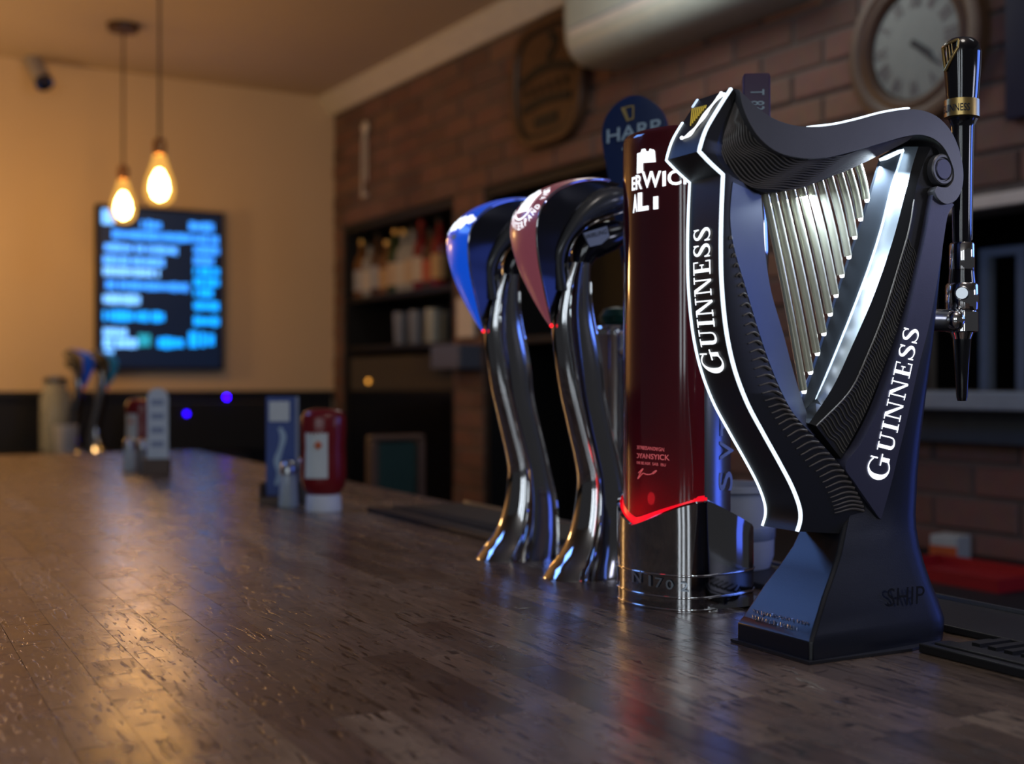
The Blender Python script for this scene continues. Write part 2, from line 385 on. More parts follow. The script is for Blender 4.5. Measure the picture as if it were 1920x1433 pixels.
def arcG():
    q = []; n = 36
    def pt(a, k):
        w_ = .055+.15*max(0, math.cos(a-math.pi))**1.2; r = 1-k*w_/.44
        return (.47+.44*r*math.cos(a), .5+.52*(1-k*w_/.52)*math.sin(a))
    A = [math.radians(42+(325-42)*i/n) for i in range(n+1)]
    return [(pt(A[i], 0), pt(A[i], 1), pt(A[i+1], 1), pt(A[i+1], 0)) for i in range(n)]
GL = {
 'G': (arcG()+bx(.72, .88, .08, .46)+bx(.56, 1.0, .43, .485)+bx(.79, .845, .64, .98), 1.04),
 'U': (bx(.12, .29, .3, 1)+bx(.67, .73, .3, 1)+bx(.0, .41, .945, 1)+bx(.53, .87, .945, 1)+stroke([(.205, .33), (.22, .17), (.32, .07), (.45, .05), (.59, .09), (.68, .2), (.70, .33)], [.17, .16, .12, .09, .075, .06, .06]), .92),
 'I': (bx(.12, .29, 0, 1)+bx(.0, .41, .945, 1)+bx(.0, .41, 0, .055), .46),
 'N': (bx(.12, .18, 0, 1)+bx(.74, .80, 0, 1)+[((.10, 1), (.30, 1), (.80, 0), (.70, -.02))]+bx(-.02, .26, .945, 1)+bx(.0, .31, 0, .055)+bx(.60, .94, .945, 1), .98),
 'E': (bx(.12, .29, 0, 1)+bx(.0, .66, .945, 1)+bx(.0, .70, 0, .055)+bx(.29, .5, .475, .53)+bx(.61, .66, .72, 1)+bx(.65, .70, 0, .28)+bx(.46, .51, .38, .63), .78),
 'S': (stroke([(.60, .80), (.50, .93), (.34, .955), (.18, .86), (.16, .71), (.29, .58), (.47, .46), (.60, .32), (.60, .17), (.47, .06), (.30, .045), (.15, .12), (.07, .26)], [.05, .05, .07, .11, .14, .17, .19, .17, .14, .09, .06, .05, .05])+bx(.585, .645, .68, .98)+bx(.03, .09, .02, .33), .74)}
def serif_word(s, big=1.22):
    q = []; x = 0
    for i, ch in enumerate(s):
        k = big if i == 0 else 1; g, a = GL[ch]
        q += [tuple((x+p[0]*k, p[1]*k) for p in r) for r in g]; x += (a+.07)*k
    return q, x
def put_quads(name, quads, fn, m, parent, sub=5):
    v, f = [], []
    for q in quads:
        a, b, c, d = [np.array(p, float) for p in q]; k = len(v)
        e1 = max(np.linalg.norm(b-a), np.linalg.norm(c-d)); e2 = max(np.linalg.norm(d-a), np.linalg.norm(c-b))
        n1 = 1+int(e1*sub); n2 = 1+int(e2*sub)
        for i in range(n1+1):
            for j in range(n2+1):
                s, t = i/n1, j/n2; p = (a*(1-s)+b*s)*(1-t)+(d*(1-s)+c*s)*t; v.append(fn(p[0], p[1]))
        for i in range(n1):
            for j in range(n2): r = k+i*(n2+1)+j; f.append((r, r+n2+1, r+n2+2, r+1))
    return mesh(name, v, f, m, parent)

# ------------------------------------------------------------------ the bar counter: staves of butcher block
barr = empty('bar_counter', (0, 0, 0), 0, 'long butcher-block bar counter of short brown wooden staves with pits and scratches', 'bar counter')
N0, N1, U0, U1 = -.30, .868, -.15, 3.62
cells = []; n = N0; SWD = .0365
rs = random.Random(3)
while n < N1-.005:
    n2 = min(n+SWD, N1); u = U0-rs.uniform(0, .4)
    while u < U1:
        l = rs.uniform(.16, .44); a, b = max(u, U0), min(u+l, U1)
        if b-a > .01: cells.append((n, n2, a, b))
        u += l
    n = n2
def sdist(c):
    p = bar((c[0]+c[1])/2, (c[2]+c[3])/2); X = CX+FPX*p.x/max(p.y, .2)
    mid = abs(X-960) < 1250 and p.y > .55
    if not mid:                              # a long stave may still cross the frame
        for t in (0, .25, .75, 1):
            q = bar((c[0]+c[1])/2, c[2]+(c[3]-c[2])*t)
            if q.y > .6 and abs(CX+FPX*q.x/q.y-960) < 1050: mid = True
    return (0 if mid else 100)+p.y
cells.sort(key=sdist)
rest = MB(); g = .00007; MBAR = Matrix(((NB[0], UB[0], 0, 0), (NB[1], UB[1], 0, 0), (0, 0, 1, 0), (0, 0, 0, 1)))
for i, (a, b, c, d) in enumerate(cells):
    e = .00018; dz = 0 if i < 0 else rs.uniform(-.00006, 0)
    mb = MB() if i < 300 else rest
    mb.loft([[MBAR@Vector((x, y, zz)) for x, y in ((a+g+k, c+g+k), (b-g-k, c+g+k), (b-g-k, d-g-k), (a+g+k, d-g-k))] for zz, k in ((BT-.04, 0), (BT-.0004+dz, 0), (BT+dz, e))])
    if i < 300: mb.build('stave', M['stave'], barr)
o = rest.build('distant_staves', M['stave'], barr); o['kind'] = 'stuff'
MB().box((N0+.12, U0+.02, .0), (N1-.06, U1-.06, BT-.041), MBAR).build('counter_body', M['wooddark'], barr)
MB().box((N0+.002, U0+.002, BT-.039), (N1-.002, U1-.002, BT-.0025), MBAR).build('glue_bed', M['wooddark'], barr)

# ------------------------------------------------------------------ harp-shaped beer fount
T = .02
HO = ground(1590, 1205)
harp = empty('beer_fount', (HO[0], HO[1], BT), THB, 'large black harp-shaped beer fount with white glowing edges and rods as strings', 'beer fount')
def hp(l, y): return [loc(HO, px, py, y) for px, py in l]
# pedestal
def ped():
    # py, near-edge front px, back px, half width front, half width back
    rows = [(1243, 1520, 1794, .042, .034), (1206, 1520, 1797, .042, .034), (1190, 1525, 1794, .040, .033), (1160, 1534, 1785, .0375, .031), (1120, 1546, 1770, .034, .028), (1080, 1560, 1757, .030, .0255),
            (1040, 1573, 1746, .0265, .023), (1005, 1580, 1739, .0240, .0205), (975, 1586, 1736, .0203, .0192), (940, 1594, 1736, .0188, .0184), (900, 1603, 1736, .0180, .0180), (830, 1622, 1740, .0175, .018), (740, 1665, 1746, .017, .0178),
            (640, 1708, 1755, .0165, .0175), (520, 1735, 1765, .016, .017), (400, 1757, 1776, .015, .016), (378, 1760, 1778, .015, .016)]
    secs = []
    for py, a, b, wf, wbk in rows:
        fp = loc(HO, a, py, -wf); bp = loc(HO, b, py, -wbk)
        z = 0 if py == 1243 else fp.z; x0, x1 = fp.x, bp.x
        k = min(.03, (x1-x0)*.35); cf = .0022
        q = [(x0, -wf+cf), (x0+cf, -wf), (x0+(x1-x0)*.5, -(wf+wbk)/2-.001), (x1-k, -wbk)]
        for i in range(1, 6):
            t = i/5*math.pi/2; q.append((x1-k+k*math.sin(t), -wbk+.7*k*(1-math.cos(t))*min(1, wbk/.03)))
        q = q+[(x, -y) for x, y in reversed(q)]
        secs.append([Vector((x, y, z)) for x, y in q])
    return MB().loft(secs).build('pedestal', M['ped'], harp, 32, .0007)
ped()
# dark rubber gasket under the pedestal
gq = [(-.078, -.0445), (.02, -.046), (.060, -.036), (.072, -.02), (.072, .02), (.060, .036), (.02, .046), (-.078, .0445)]
MB().loft([[Vector((x, y, z)) for x, y in gq] for z in (.0002, .0022)]).build('gasket', M['rubber'], harp)
# pillar
Fp = [(1372, 166), (1347, 205), (1324, 245), (1312, 283), (1333, 305), (1357, 327), (1354, 400), (1353, 470), (1355, 540), (1363, 620), (1378, 690), (1402, 755), (1432, 812), (1462, 866), (1486, 912), (1500, 950), (1502, 975), (1496, 997)]
Ap = [(1385, 168), (1368, 205), (1350, 250), (1341, 286), (1352, 308), (1374, 332), (1368, 400), (1374, 460), (1397, 540), (1421, 620), (1445, 690), (1474, 755), (1500, 792), (1545, 838), (1585, 885), (1612, 930), (1622, 965), (1600, 1002)]
Bp = [(1390, 172), (1385, 215), (1375, 255), (1375, 290), (1392, 320), (1424, 360), (1428, 410), (1432, 470), (1443, 545), (1466, 625), (1486, 700), (1507, 765), (1519, 798), (1552, 842), (1590, 888), (1616, 932), (1625, 966), (1604, 1000)]
def seg_cr(P, k, n1, n2): return cr(P[:4], n1)[:-1]+cr(P[3:6], 6)[:-1]+cr(P[5:], n2)
FS, AS, BS = [seg_cr(P, 3, 14, 60) for P in (Fp, Ap, Bp)]
NF = len(FS)
FL = [loc(HO, p[0], p[1], -T) for p in FS]; AL = [loc(HO, p[0], p[1], -T) for p in AS]; BL_ = [loc(HO, p[0], p[1], -.007) for p in BS]
def mir(v): return Vector((v.x, -v.y, v.z))
MB().loft([[FL[i], AL[i], BL_[i], mir(BL_[i]), mir(AL[i]), mir(FL[i])] for i in range(NF)]).build('pillar', M['black'], harp, 28)
# inner slate-blue chamfer of the pillar (both sides), proud of it by half a millimetre
i0 = NF-62
mb = MB()
for sgn in (1, -1):
    secs = []
    for i in range(i0+3, i0+40):
        a, b = AL[i], BL_[i]; up = Vector((-.0002, -.0007, 0))
        aa = a+Vector((.0004, -.0003, 0)); bb = b+Vector((.0006, -.0008, 0))
        q = [aa, bb, bb+Vector((0, .0004, 0)), aa+Vector((0, .0004, 0))]
        secs.append(q if sgn == 1 else [mir(v) for v in q])
    mb.loft(secs)
mb.build('inner_chamfer', M['chamfer'], harp, 40)
# light lines along both edges of the pillar's face
def line_along(name, pts, y, wx, wy, m, off=.0012):
    secs = []
    for i, p in enumerate(pts):
        a = pts[max(i-1, 0)]; b = pts[min(i+1, len(pts)-1)]; t = Vector((b.x-a.x, 0, b.z-a.z)).normalized(); nrm = Vector((t.z, 0, -t.x))
        if nrm.x > 0: nrm = -nrm
        c = Vector((p.x, y, p.z))+nrm*off
        secs.append([c+nrm*wx/2+Vector((0, wy/2, 0)), c+nrm*wx/2-Vector((0, wy/2, 0)), c-nrm*wx/2-Vector((0, wy/2, 0)), c-nrm*wx/2+Vector((0, wy/2, 0))])
    return MB().loft(secs).build(name, m, harp, 40)
line_along('light_line', FL, -T+.0006, .0018, .0023, M['led'], .0002)
line_along('light_line', FL[5:], T-.0006, .0018, .0019, M['led'], .0002)
line_along('light_line', FL[:3], T-.0006, .0018, .0017, M['led2'], .0002)
def face_map(fi, s, off=.0009):            # along the pillar's front face: fi = index, s = 0 far edge .. 1 near edge
    fi = max(0, min(NF-1.001, fi)); i = int(fi); t = fi-i; p = FL[i].lerp(FL[i+1], t); d = FL[i+1]-FL[i]; d.normalize(); n_ = Vector((d.z, 0, -d.x))
    if n_.x > 0: n_ = -n_
    return Vector((p.x, T-2*T*s, p.z))+n_*off
yF = [p[1] for p in FS]
def fi_of(py):
    for i in range(NF-1):
        if yF[i] <= py <= yF[i+1]: return i+(py-yF[i])/(yF[i+1]-yF[i])
    return NF-1.01
q, wd = serif_word('GUINNESS')
def fmap(x, y):
    py = 703-x/wd*283; return face_map(fi_of(py-3), (.76-.06*min(1, x/1.2))-y*.50)
put_quads('lettering', q, fmap, M['ledtext'], harp)
# emblem: a small gold harp with a white sweep
def emap(tt, s): return face_map(tt*13, s, .0014)
mb = MB()
for k in range(8):
    a = k/7; e0 = emap(.20+.02*a, .10+.44*a); e1 = emap(.24+.27*(1-a*.92), .14+.32*(1-a)*.9+.42*a)
    mb.tube([e0, e1], .00045, 5)
mb.build('emblem', M['goldlit'], harp)
sw = cr([(.10, .86), (.16, .80), (.30, .74), (.46, .70), (.60, .64), (.68, .54), (.70, .40), (.69, .34)], 24)
MB().tube([emap(a, s) for a, s in sw], [.0011+.0004*math.sin(i*.9) for i in range(24)], 6).build('emblem_sweep', M['ledtext'], harp, 60)
MB().tube([emap(.08, .80), emap(.12, .86), emap(.13, .95)], .0014, 6).build('emblem_crown', M['ledtext'], harp, 60)
# neck: grey band with its scroll
Up = [(1385, 167), (1402, 184), (1425, 205), (1455, 224), (1490, 235), (1525, 238), (1560, 235), (1600, 227), (1645, 215), (1690, 206), (1725, 206), (1755, 217), (1780, 241), (1797, 275), (1806, 315), (1805, 350), (1794, 374), (1776, 383), (1760, 374), (1752, 358)]
Vp = [(1388, 175), (1393, 200), (1405, 230), (1425, 260), (1455, 284), (1490, 295), (1525, 298), (1560, 294), (1600, 284), (1645, 271), (1690, 258), (1722, 253), (1748, 259), (1769, 276), (1783, 303), (1789, 325), (1786, 341), (1778, 350), (1768, 351), (1758, 349)]
US, VS = cr(Up, 70), cr(Vp, 70)
UL = [loc(HO, *p, -T-.0045) for p in US]; VL = [loc(HO, *p, -T-.0045) for p in VS]
MB().loft([[UL[i], VL[i], mir(VL[i]), mir(UL[i])] for i in range(70)]).build('neck_band', M['grey'], harp, 28, .0007)
Wp = [(1380, 178), (1362, 222), (1349, 270), (1353, 315), (1388, 340), (1430, 360), (1475, 357), (1518, 347), (1565, 329), (1615, 306), (1660, 285), (1703, 262)]
Vq = [(1389, 178), (1394, 202), (1406, 232), (1426, 261), (1456, 284), (1490, 294), (1526, 297), (1561, 293), (1600, 283), (1645, 270), (1688, 258), (1712, 255)]
WS, VQ = cr(Wp, 48), cr(Vq, 48)
WL = [loc(HO, *p, -T+.0045+.004*(i/47)) for i, p in enumerate(WS)]; VQL = [loc(HO, *p, -T+.0005) for p in VQ]
MB().loft([[VQL[i], WL[i], mir(WL[i]), mir(VQL[i])] for i in range(48)]).build('neck_underside', M['black_matte'], harp, 30)
mb = MB()
for k in range(15):
    f0 = (k+.6)/15.2; pts = []
    for i in range(96):
        fi = i/95*46.5; a = int(fi); t = fi-a; v = VQL[a].lerp(VQL[a+1], t); w2 = WL[a].lerp(WL[a+1], t)
        f = f0+.070*math.sin(fi*.62+k*.25)*min(1, fi/8)*(1 if fi > 6 else .4); f = min(.985, max(.015, f)); pts.append(v.lerp(w2, f)+Vector((0, -.0004, 0)))
    mb.tube(pts, .00070, 5)
o = mb.build('wave_ridges', M['ridge'], harp, 60); o['kind'] = 'stuff'
# ridges on the pillar's side
mb = MB()
for k in range(40):
    fi = i0+11+k*1.13
    if fi > NF-4: break
    a = int(fi); t = fi-a; A_ = AL[a].lerp(AL[a+1], t); F_ = FL[a].lerp(FL[a+1], t); ln = .22+.30*min(1, k/18)*(1 if k < 30 else .8)
    pts = []
    for j in range(9):
        s = j/8; p = A_.lerp(F_, .03+ln*s); pts.append(p+Vector((0, -.0003, .0016*math.sin(s*4.2)+.002*s)))
    mb.tube(pts, [.0011*(1-.6*j/8) for j in range(9)], 6)
o = mb.build('wave_ridges', M['ridge'], harp, 60); o['kind'] = 'stuff'
# light on top of the neck
TL = [loc(HO, *p, -T*.55) for p in cr([(1512, 238), (1560, 233), (1605, 223), (1650, 211), (1690, 204), (1706, 203)], 16)]
MB().tube(TL, [.0004]+[.0009]*14+[.0004], 8).build('light_line', M['led'], harp, 60)
# scroll
sc_ = loc(HO, 1766, 318, -T-.0015)
mbx = Matrix.Translation(sc_)@Matrix.Rotation(math.pi/2, 4, 'X')
MB().lathe([(.0122, -.03), (.0122, .0012), (.0112, .002), (.0094, .002), (.0090, .0008), (.0002, .0008)], 40, M=mbx).build('scroll_ring', M['grey'], harp, 30)
MB().lathe([(.0082, 0), (.0082, .0016), (.0076, .0024), (.0002, .0024)], 40, M=mbx).build('scroll_boss', M['purple'], harp, 30)
# soundbox layers
def ribbon(name, Lp, Rp, yl, yr, m, n=44, thick=None, par=None, sm=35):
    Ls, Rs = cr(Lp, n), cr(Rp, n); secs = []
    for i in range(n):
        a = loc(HO, *Ls[i], yl); b = loc(HO, *Rs[i], yr); secs.append([a, b, mir(b), mir(a)])
    MB().loft(secs).build(name, m, par or harp, sm)
    return [loc(HO, *p, yl) for p in Ls], [loc(HO, *p, yr) for p in Rs]
bL = [(1694, 275), (1683, 310), (1668, 360), (1650, 430), (1628, 500), (1600, 575), (1570, 650), (1543, 715), (1516, 779)]
bR = [(1722, 275), (1711, 310), (1698, 360), (1680, 430), (1658, 500), (1630, 575), (1597, 650), (1562, 725), (1517, 794)]
ribbon('bright_panel', bL, bR, -.0055, -.0165, M['silver'])
ll = [loc(HO, *p, -.0055) for p in cr([(a+1.5, b) for a, b in bL], 44)]
MB().tube([p+Vector((0, -.0006, 0)) for p in ll[2:]], .0011, 8).build('light_line', M['led2'], harp, 60)
pL = [(1655, 292), (1640, 340), (1622, 400), (1600, 466), (1577, 534), (1552, 612), (1527, 690), (1509, 745), (1507, 782)]
ribbon('string_plate', pL, bL, -.0015, -.0050, M['silver2'])
kL = bR; kR = [(1747, 275), (1730, 310), (1716, 360), (1704, 430), (1681, 510), (1656, 590), (1626, 665), (1592, 735), (1530, 799)]
ribbon('black_band', kL, kR, -.0165, -.0190, M['black'])
wL2 = kR; wR = [(1768, 285), (1752, 330), (1738, 390), (1722, 470), (1702, 555), (1676, 640), (1648, 715), (1618, 785), (1577, 860)]
wl, wr_ = ribbon('wave_panel', wL2, wR, -.0188, -.0165, M['black_matte'])
mb = MB()
for k in range(54):
    f = .40+.585*k/53; fi = f*43; a = min(int(fi), 42); t = fi-a; p, q_ = wl[a].lerp(wl[a+1], t), wr_[a].lerp(wr_[a+1], t)
    mb.tube([p.lerp(q_, j/12)+Vector((0, -.0004, .0010*math.sin(j*.95+k*.12)+.0025*j/12)) for j in range(13)], .00042 if k > 8 else .0003, 5)
o = mb.build('wave_ridges', M['ridge2'], harp, 60); o['kind'] = 'stuff'
mb = MB().tube([p+Vector((0, -.0003, 0)) for p in wl[12:]], .0007, 6); mb.build('edge_bead', M['ridge2'], harp, 60)
gL = [(x+2, y) for x, y in wR]; gR = [(1776, 330), (1765, 370), (1748, 420), (1730, 490), (1710, 570), (1686, 650), (1660, 725), (1632, 792), (1590, 880)]
ribbon('shadow_gap', gL, gR, -.0125, -.0125, M['black'])
sL = [(1752, 354), (1745, 390), (1734, 450), (1717, 530), (1699, 610), (1675, 690), (1646, 770), (1614, 832), (1585, 873), (1604, 907), (1628, 942), (1648, 971)]
sR = [(1789, 384), (1777, 405), (1768, 460), (1757, 530), (1742, 610), (1722, 690), (1704, 772), (1694, 815), (1685, 850), (1673, 900), (1662, 940), (1652, 974)]
ribbon('side_strip', sL, sR, -T-.0018, -T-.0018, M['purple'], 60)
q, wd = serif_word('GUINNESS', 1.30)
A0, A1 = np.array((1662., 906.)), np.array((1726., 615.))
def smap(x, y):
    p = A0+(A1-A0)*x/wd+np.array((-30., -7.5))*y; return loc(HO, p[0], p[1], -T-.0024)
put_quads('lettering', q, smap, M['ledtext'], harp)
# strings: acrylic rods with lit tips
dots = [(1624, 374), (1612, 409), (1601, 443), (1590, 480), (1577, 515), (1566, 552), (1555, 587), (1543, 624), (1531, 661), (1518, 696), (1506, 732)]
tops = [(1606, 306), (1588, 316), (1571, 323), (1553, 331), (1535, 339), (1517, 345), (1500, 350), (1482, 354), (1464, 357), (1447, 360), (1433, 362)]
for (a, b), (c, d) in zip(dots, tops):
    p0, p1 = loc(HO, c, d-6, -.003), loc(HO, a, b, -.003)
    rod = MB().tube([p0.lerp(p1, i/6)+Vector((.0016*math.sin(math.pi*i/6), 0, 0)) for i in range(7)], .0031, 14).build('string', M['rod'], harp, 60)
    MB().lathe([(.0004, -.0022), (.0016, -.0019), (.0020, 0), (.0016, .0019), (.0004, .0022)], 12, c=p1+Vector((.0003, -.0006, -.0004))).build('string_tip', M['rodtip'], rod, 60)
# the fount's own lamp under the neck
def hw(v): return Vector((HO[0]+NB[0]*v.x+UB[0]*v.y, HO[1]+NB[1]*v.x+UB[1]*v.y, BT+v.z))
lp = loc(HO, 1672, 291, -.006)
MB().box((-.010, -.004, -.001), (.010, .004, .0012), Matrix.Translation(lp)@Matrix.Rotation(-.42, 4, 'Y')).build('neck_lamp', M['led'], harp)
lamp('neck_light', 'AREA', hw(loc(HO, 1660, 304, -.012)), .16, (.72, .86, 1.0), hw(loc(HO, 1585, 640, -.010)), shape='RECTANGLE', size=.02, size_y=.012)
lamp('neck_light', 'AREA', hw(loc(HO, 1520, 366, -.010)), .16, (.72, .86, 1.0), hw(loc(HO, 1560, 640, -.010)), shape='RECTANGLE', size=.05, size_y=.008)
# raised lettering on the pedestal
def pmap(p0, du, dv, yv):
    return lambda u, v: loc(HO, p0[0]+du[0]*u+dv[0]*v, p0[1]+du[1]*u+dv[1]*v, yv)
put_text('raised_lettering', 'SHIP', pmap((1663, 1138), (70, -6), (1, -34), -.0352), M['black'], harp, 0)
PF = [(loc(HO, a, py, -wf).z, loc(HO, a, py, -wf).x) for py, a, wf in ((1206, 1520, .042), (1190, 1525, .040), (1160, 1534, .0375), (1120, 1546, .034), (1080, 1560, .030), (1040, 1573, .0265))]
def front_txt(s, x0p, x1p, ya, yb, h):
    v_, f_, (x0, x1, y0_, y1_) = text2d(s, .0); out = []
    for x, y in v_:
        u, vv = (x-x0)/(x1-x0), (y-y0_)/(y1_-y0_)
        px, py = x0p+u*(x1p-x0p), ya+u*(yb-ya)-vv*h; best = None
        for k in range(90):
            p = loc(HO, px, py, .045-k*.001); e = abs(p.x-float(np.interp(p.z, [q[0] for q in PF], [q[1] for q in PF])))
            if best is None or e < best[0]: best = (e, p)
        p = best[1]; p.x -= .0012; out.append(p)
    mesh('raised_lettering', out, f_, M['steel'], harp)
front_txt('ST JAMES GATE 1759', 1414, 1517, 1150, 1174, 8); front_txt('BREWED IN DUBLIN', 1413, 1497, 1161, 1183, 8)

# ------------------------------------------------------------------ maroon column fount
CO = ground(1275, 1125)
col = empty('beer_fount', (CO[0], CO[1], BT), THB, 'tall dark red column beer fount with chrome foot and glowing red ring', 'beer fount')
def plan(k=1.0, dx=0.0):                     # boat-shaped plan of the foot, from the near ridge round the front to the far ridge and the back
    q = []
    for i in range(33):
        a = math.pi*(i/32)-math.pi/2; q.append((-.010-.044*math.cos(a)**.9*k+dx if math.cos(a) > 1e-6 else -.010+dx, .060*math.sin(a)*k))
    back = [(.020, .0565), (.045, .049), (.056, .038), (.058, .0), (.056, -.038), (.045, -.049), (.020, -.0565)]
    return q+[(-.010+(x+.010)*k+dx, y*k) for x, y in back]
def rimz(x, y):
    if x <= -.0095: return .0715+.0245*(min(1, abs(y)/.06))**1.25
    return .096-(x+.010)/.068*.030
P0 = plan()
secs = [[Vector((x, y, zf)) for x, y in plan(k)] for zf, k in ((0, 1.0), (.001, 1.0), (.0015, .985))]
for zf in (.0015, .0122, .0312): MB().tube([Vector((x, y, zf)) for x, y in plan(.990)]+[Vector((*plan(.990)[0], zf))], .0011, 8).build('foot_ring', M['chrome'], col, 60)
pk = plan(.985)
for f in (0, .35, .7, 1.0): secs.append([Vector((x, y, .033+(rimz(x, y)-.033)*f)) for x, y in pk])
pi_ = plan(.93); secs.append([Vector((x, y, rimz(*P0[i])+.0008)) for i, (x, y) in enumerate(pi_)])
pj = plan(.90); secs.append([Vector((x, y, rimz(*P0[i])-.012)) for i, (x, y) in enumerate(pj)])
MB().loft(secs).build('chrome_foot', M['dchrome'], col, 30)
# ring of red light between foot and lens
def lens_plan(k=1.0):
    q = []
    for i in range(41):
        a = math.pi*(i/40)-math.pi/2; q.append((-.012-.036*k*math.cos(a), .0535*k*math.sin(a)))
    return q
LP = lens_plan()
MB().loft([[Vector((x*.0+(-.010-.041*math.cos(math.pi*(i/40)-math.pi/2)), .056*math.sin(math.pi*(i/40)-math.pi/2), rimz(-.02, y)-.003)) for i, (x, y) in enumerate(LP)],
           [Vector((-.010-.0395*math.cos(math.pi*(i/40)-math.pi/2), .0545*math.sin(math.pi*(i/40)-math.pi/2), rimz(-.02, y)+.003)) for i, (x, y) in enumerate(LP)],
           [Vector((-.010-.0375*math.cos(math.pi*(i/40)-math.pi/2), .054*math.sin(math.pi*(i/40)-math.pi/2), rimz(-.02, y)+.008)) for i, (x, y) in enumerate(LP)]], caps=False, closed=False).build('glow_ring', M['redglow'], col, 50)
ztopc = loc(CO, 1238, 235, -.03).z
secs = [[Vector((x, y, .06)) for x, y in LP]]
for f in (.3, .6, .9): secs.append([Vector((x, y, .06+(ztopc-.06)*f)) for x, y in LP])
for k, dz in ((1.0, .006), (.985, .0025), (.94, .0005), (.8, 0)):
    secs.append([Vector((-.012+(x+.012)*k, y*k, ztopc-dz+.008*(x+.03)/.04*0)) for x, y in LP])
MB().loft(secs).build('red_lens', M['lens'], col, 40)
# chrome spine behind the lens with raised letters
sp = [(-.0125, -.0540), (-.006, -.0545), (.010, -.048), (.024, -.043), (.030, -.036), (.030, .036), (.024, .043), (.010, .048), (-.006, .0545), (-.0125, .0540)]
MB().loft([[Vector((x, y, z)) for x, y in sp] for z in (.05, ztopc-.01)]+[[Vector((x*.9, y*.96, ztopc-.004)) for x, y in sp]]).build('chrome_spine', mat('satin_chrome', (.42, .47, .54), .22, metal=1), col, 30)
def spm(ch, pxc, pyc):
    put_text('raised_letter', ch, lambda u, v: (lambda p: p+Vector((0, -.0012, 0)))(loc(CO, pxc+(1-v)*26-13, pyc-(u-.5)*36, -.0468-.0035*(.5-(1-v)*1.0))), M['silver'], col, .01)
spm('S', 1359, 902); spm('V', 1361, 845); spm('T', 1363, 800)
# lettering on the lens
lensd = [(-.012-.036*math.cos(a), -.0535*math.sin(a)) for a in [math.radians(-60+150*i/300) for i in range(301)]]
def lpx(x, y, z):
    p = CO+NB*x+UB*y; return CX+FPX*p[0]/p[1], CY-FPX*(z-H)/p[1], p[1]
def on_lens(px, py):                         # nearest visible lens point for a sighted column
    best = None
    for (x, y) in lensd[60:]:
        X, _, d = lpx(x, y, .2); e = abs(X-px)
        if best is None or e < best[0]: best = (e, x, y, d)
    _, x, y, d = best; nx, ny = (x+.012)/.036**2, y/.0535**2; l = math.hypot(nx, ny)
    return Vector((x+nx/l*.0007, y+ny/l*.0007, H-(py-CY)/FPX*d))
def lens_text(s, p0, p1, h0, h1, m, bold=.012, name='lettering'):
    # left pixel end p0, right pixel end p1 (baselines), heights at both ends; squeezed towards the turning edge
    def f(u, v):
        k = u**1.25 if p0[0] < 1200 else u
        return on_lens(p0[0]+(p1[0]-p0[0])*k, p0[1]+(p1[1]-p0[1])*k-v*(h0+(h1-h0)*k))
    return put_text(name, s, f, m, col, bold)
for ch, a, b, y_, h in (('E', 1186, 1192, 358, 25), ('R', 1193, 1205, 356, 27), ('W', 1204, 1240, 353, 31), ('I', 1243, 1249, 350, 28), ('C', 1252, 1278, 348, 28), ('K', 1282, 1304, 346, 28)): put_text('lettering', ch, (lambda a, b, y_, h: lambda u, v: on_lens(a+(b-a)*u, y_-1.5*u-h*v))(a, b, y_, h), M['ledtext'], col, .02)
for ch, a, b, y_, h in (('A', 1188, 1196, 400, 34), ('L', 1197, 1217, 397, 35)): put_text('lettering', ch, (lambda a, b, y_, h: lambda u, v: on_lens(a+(b-a)*u, y_-3*u-h*v))(a, b, y_, h), M['ledtext'], col, .05)
lens_text('I', (1226, 393), (1235, 392), 24, 24, M['ledtext'], .02)
# castle emblem
def castle():
    quads = [((1195, 326), (1207, 323), (1206, 285), (1196, 288)), ((1203, 306), (1230, 304), (1229, 284), (1203, 284)), ((1203, 284), (1213, 284), (1211, 279), (1204, 280)), ((1217, 285), (1229, 284), (1227, 281), (1219, 279)), ((1198, 311), (1206, 309), (1206, 306), (1198, 306))]
    v, f = [], []
    for q_ in quads:
        k = len(v); a, b, c, d = [np.array(p, float) for p in q_]
        for i in range(7):
            for j in range(2):
                s = i/6; p = (a*(1-s)+b*s)*(1-j)+(d*(1-s)+c*s)*j; v.append(on_lens(p[0], p[1]))
        f += [(k+2*i, k+2*i+2, k+2*i+3, k+2*i+1) for i in range(6)]
    mesh('emblem', v, f, M['ledtext'], col)
castle()
lens_text('DETREESANDYGN', (1195, 842), (1246, 847), 6.5, 7, M['redink'], .01)
lens_text('DYANSYICK', (1195, 859), (1256, 864), 9, 11, M['redink'], .01)
lens_text('THE BE ASK  SAB  IBU', (1195, 870), (1249, 875), 5, 5.5, M['redink'], .01)
sg = cr([(1198, 887), (1207, 879), (1201, 889), (1197, 898), (1206, 888), (1214, 890), (1222, 889), (1228, 884), (1232, 883), (1225, 889)], 40)
MB().tube([on_lens(*p) for p in sg], .0004, 5).build('signature', M['redink'], col, 60)
# raised letters on the foot band
def footp(px, py):
    best = None
    for i in range(200):
        a = math.pi*(i/199)-math.pi/2
        x, y = -.010-.0434*math.cos(a)**.9 if math.cos(a) > 1e-6 else -.01, .0591*math.sin(a)
        if y > .03: continue
        X, _, d = lpx(x, y, .2); e = abs(X-px)
        if best is None or e < best[0]: best = (e, x, y, d)
    _, x, y, d = best; return Vector((x-.0012, y-.0012, H-(py-CY)/FPX*d))
for ch, a, b, y_, h in (('N', 1185, 1203, 1091, 22), ('1', 1217, 1221.5, 1098, 20), ('7', 1229, 1243, 1101, 19), ('0', 1249, 1263, 1104, 18), ('2', 1276, 1292, 1108, 18)):
    put_text('raised_letter', ch, lambda u, v: footp(a+(b-a)*u, y_+2*u-h*v), M['silver'], col, .01)
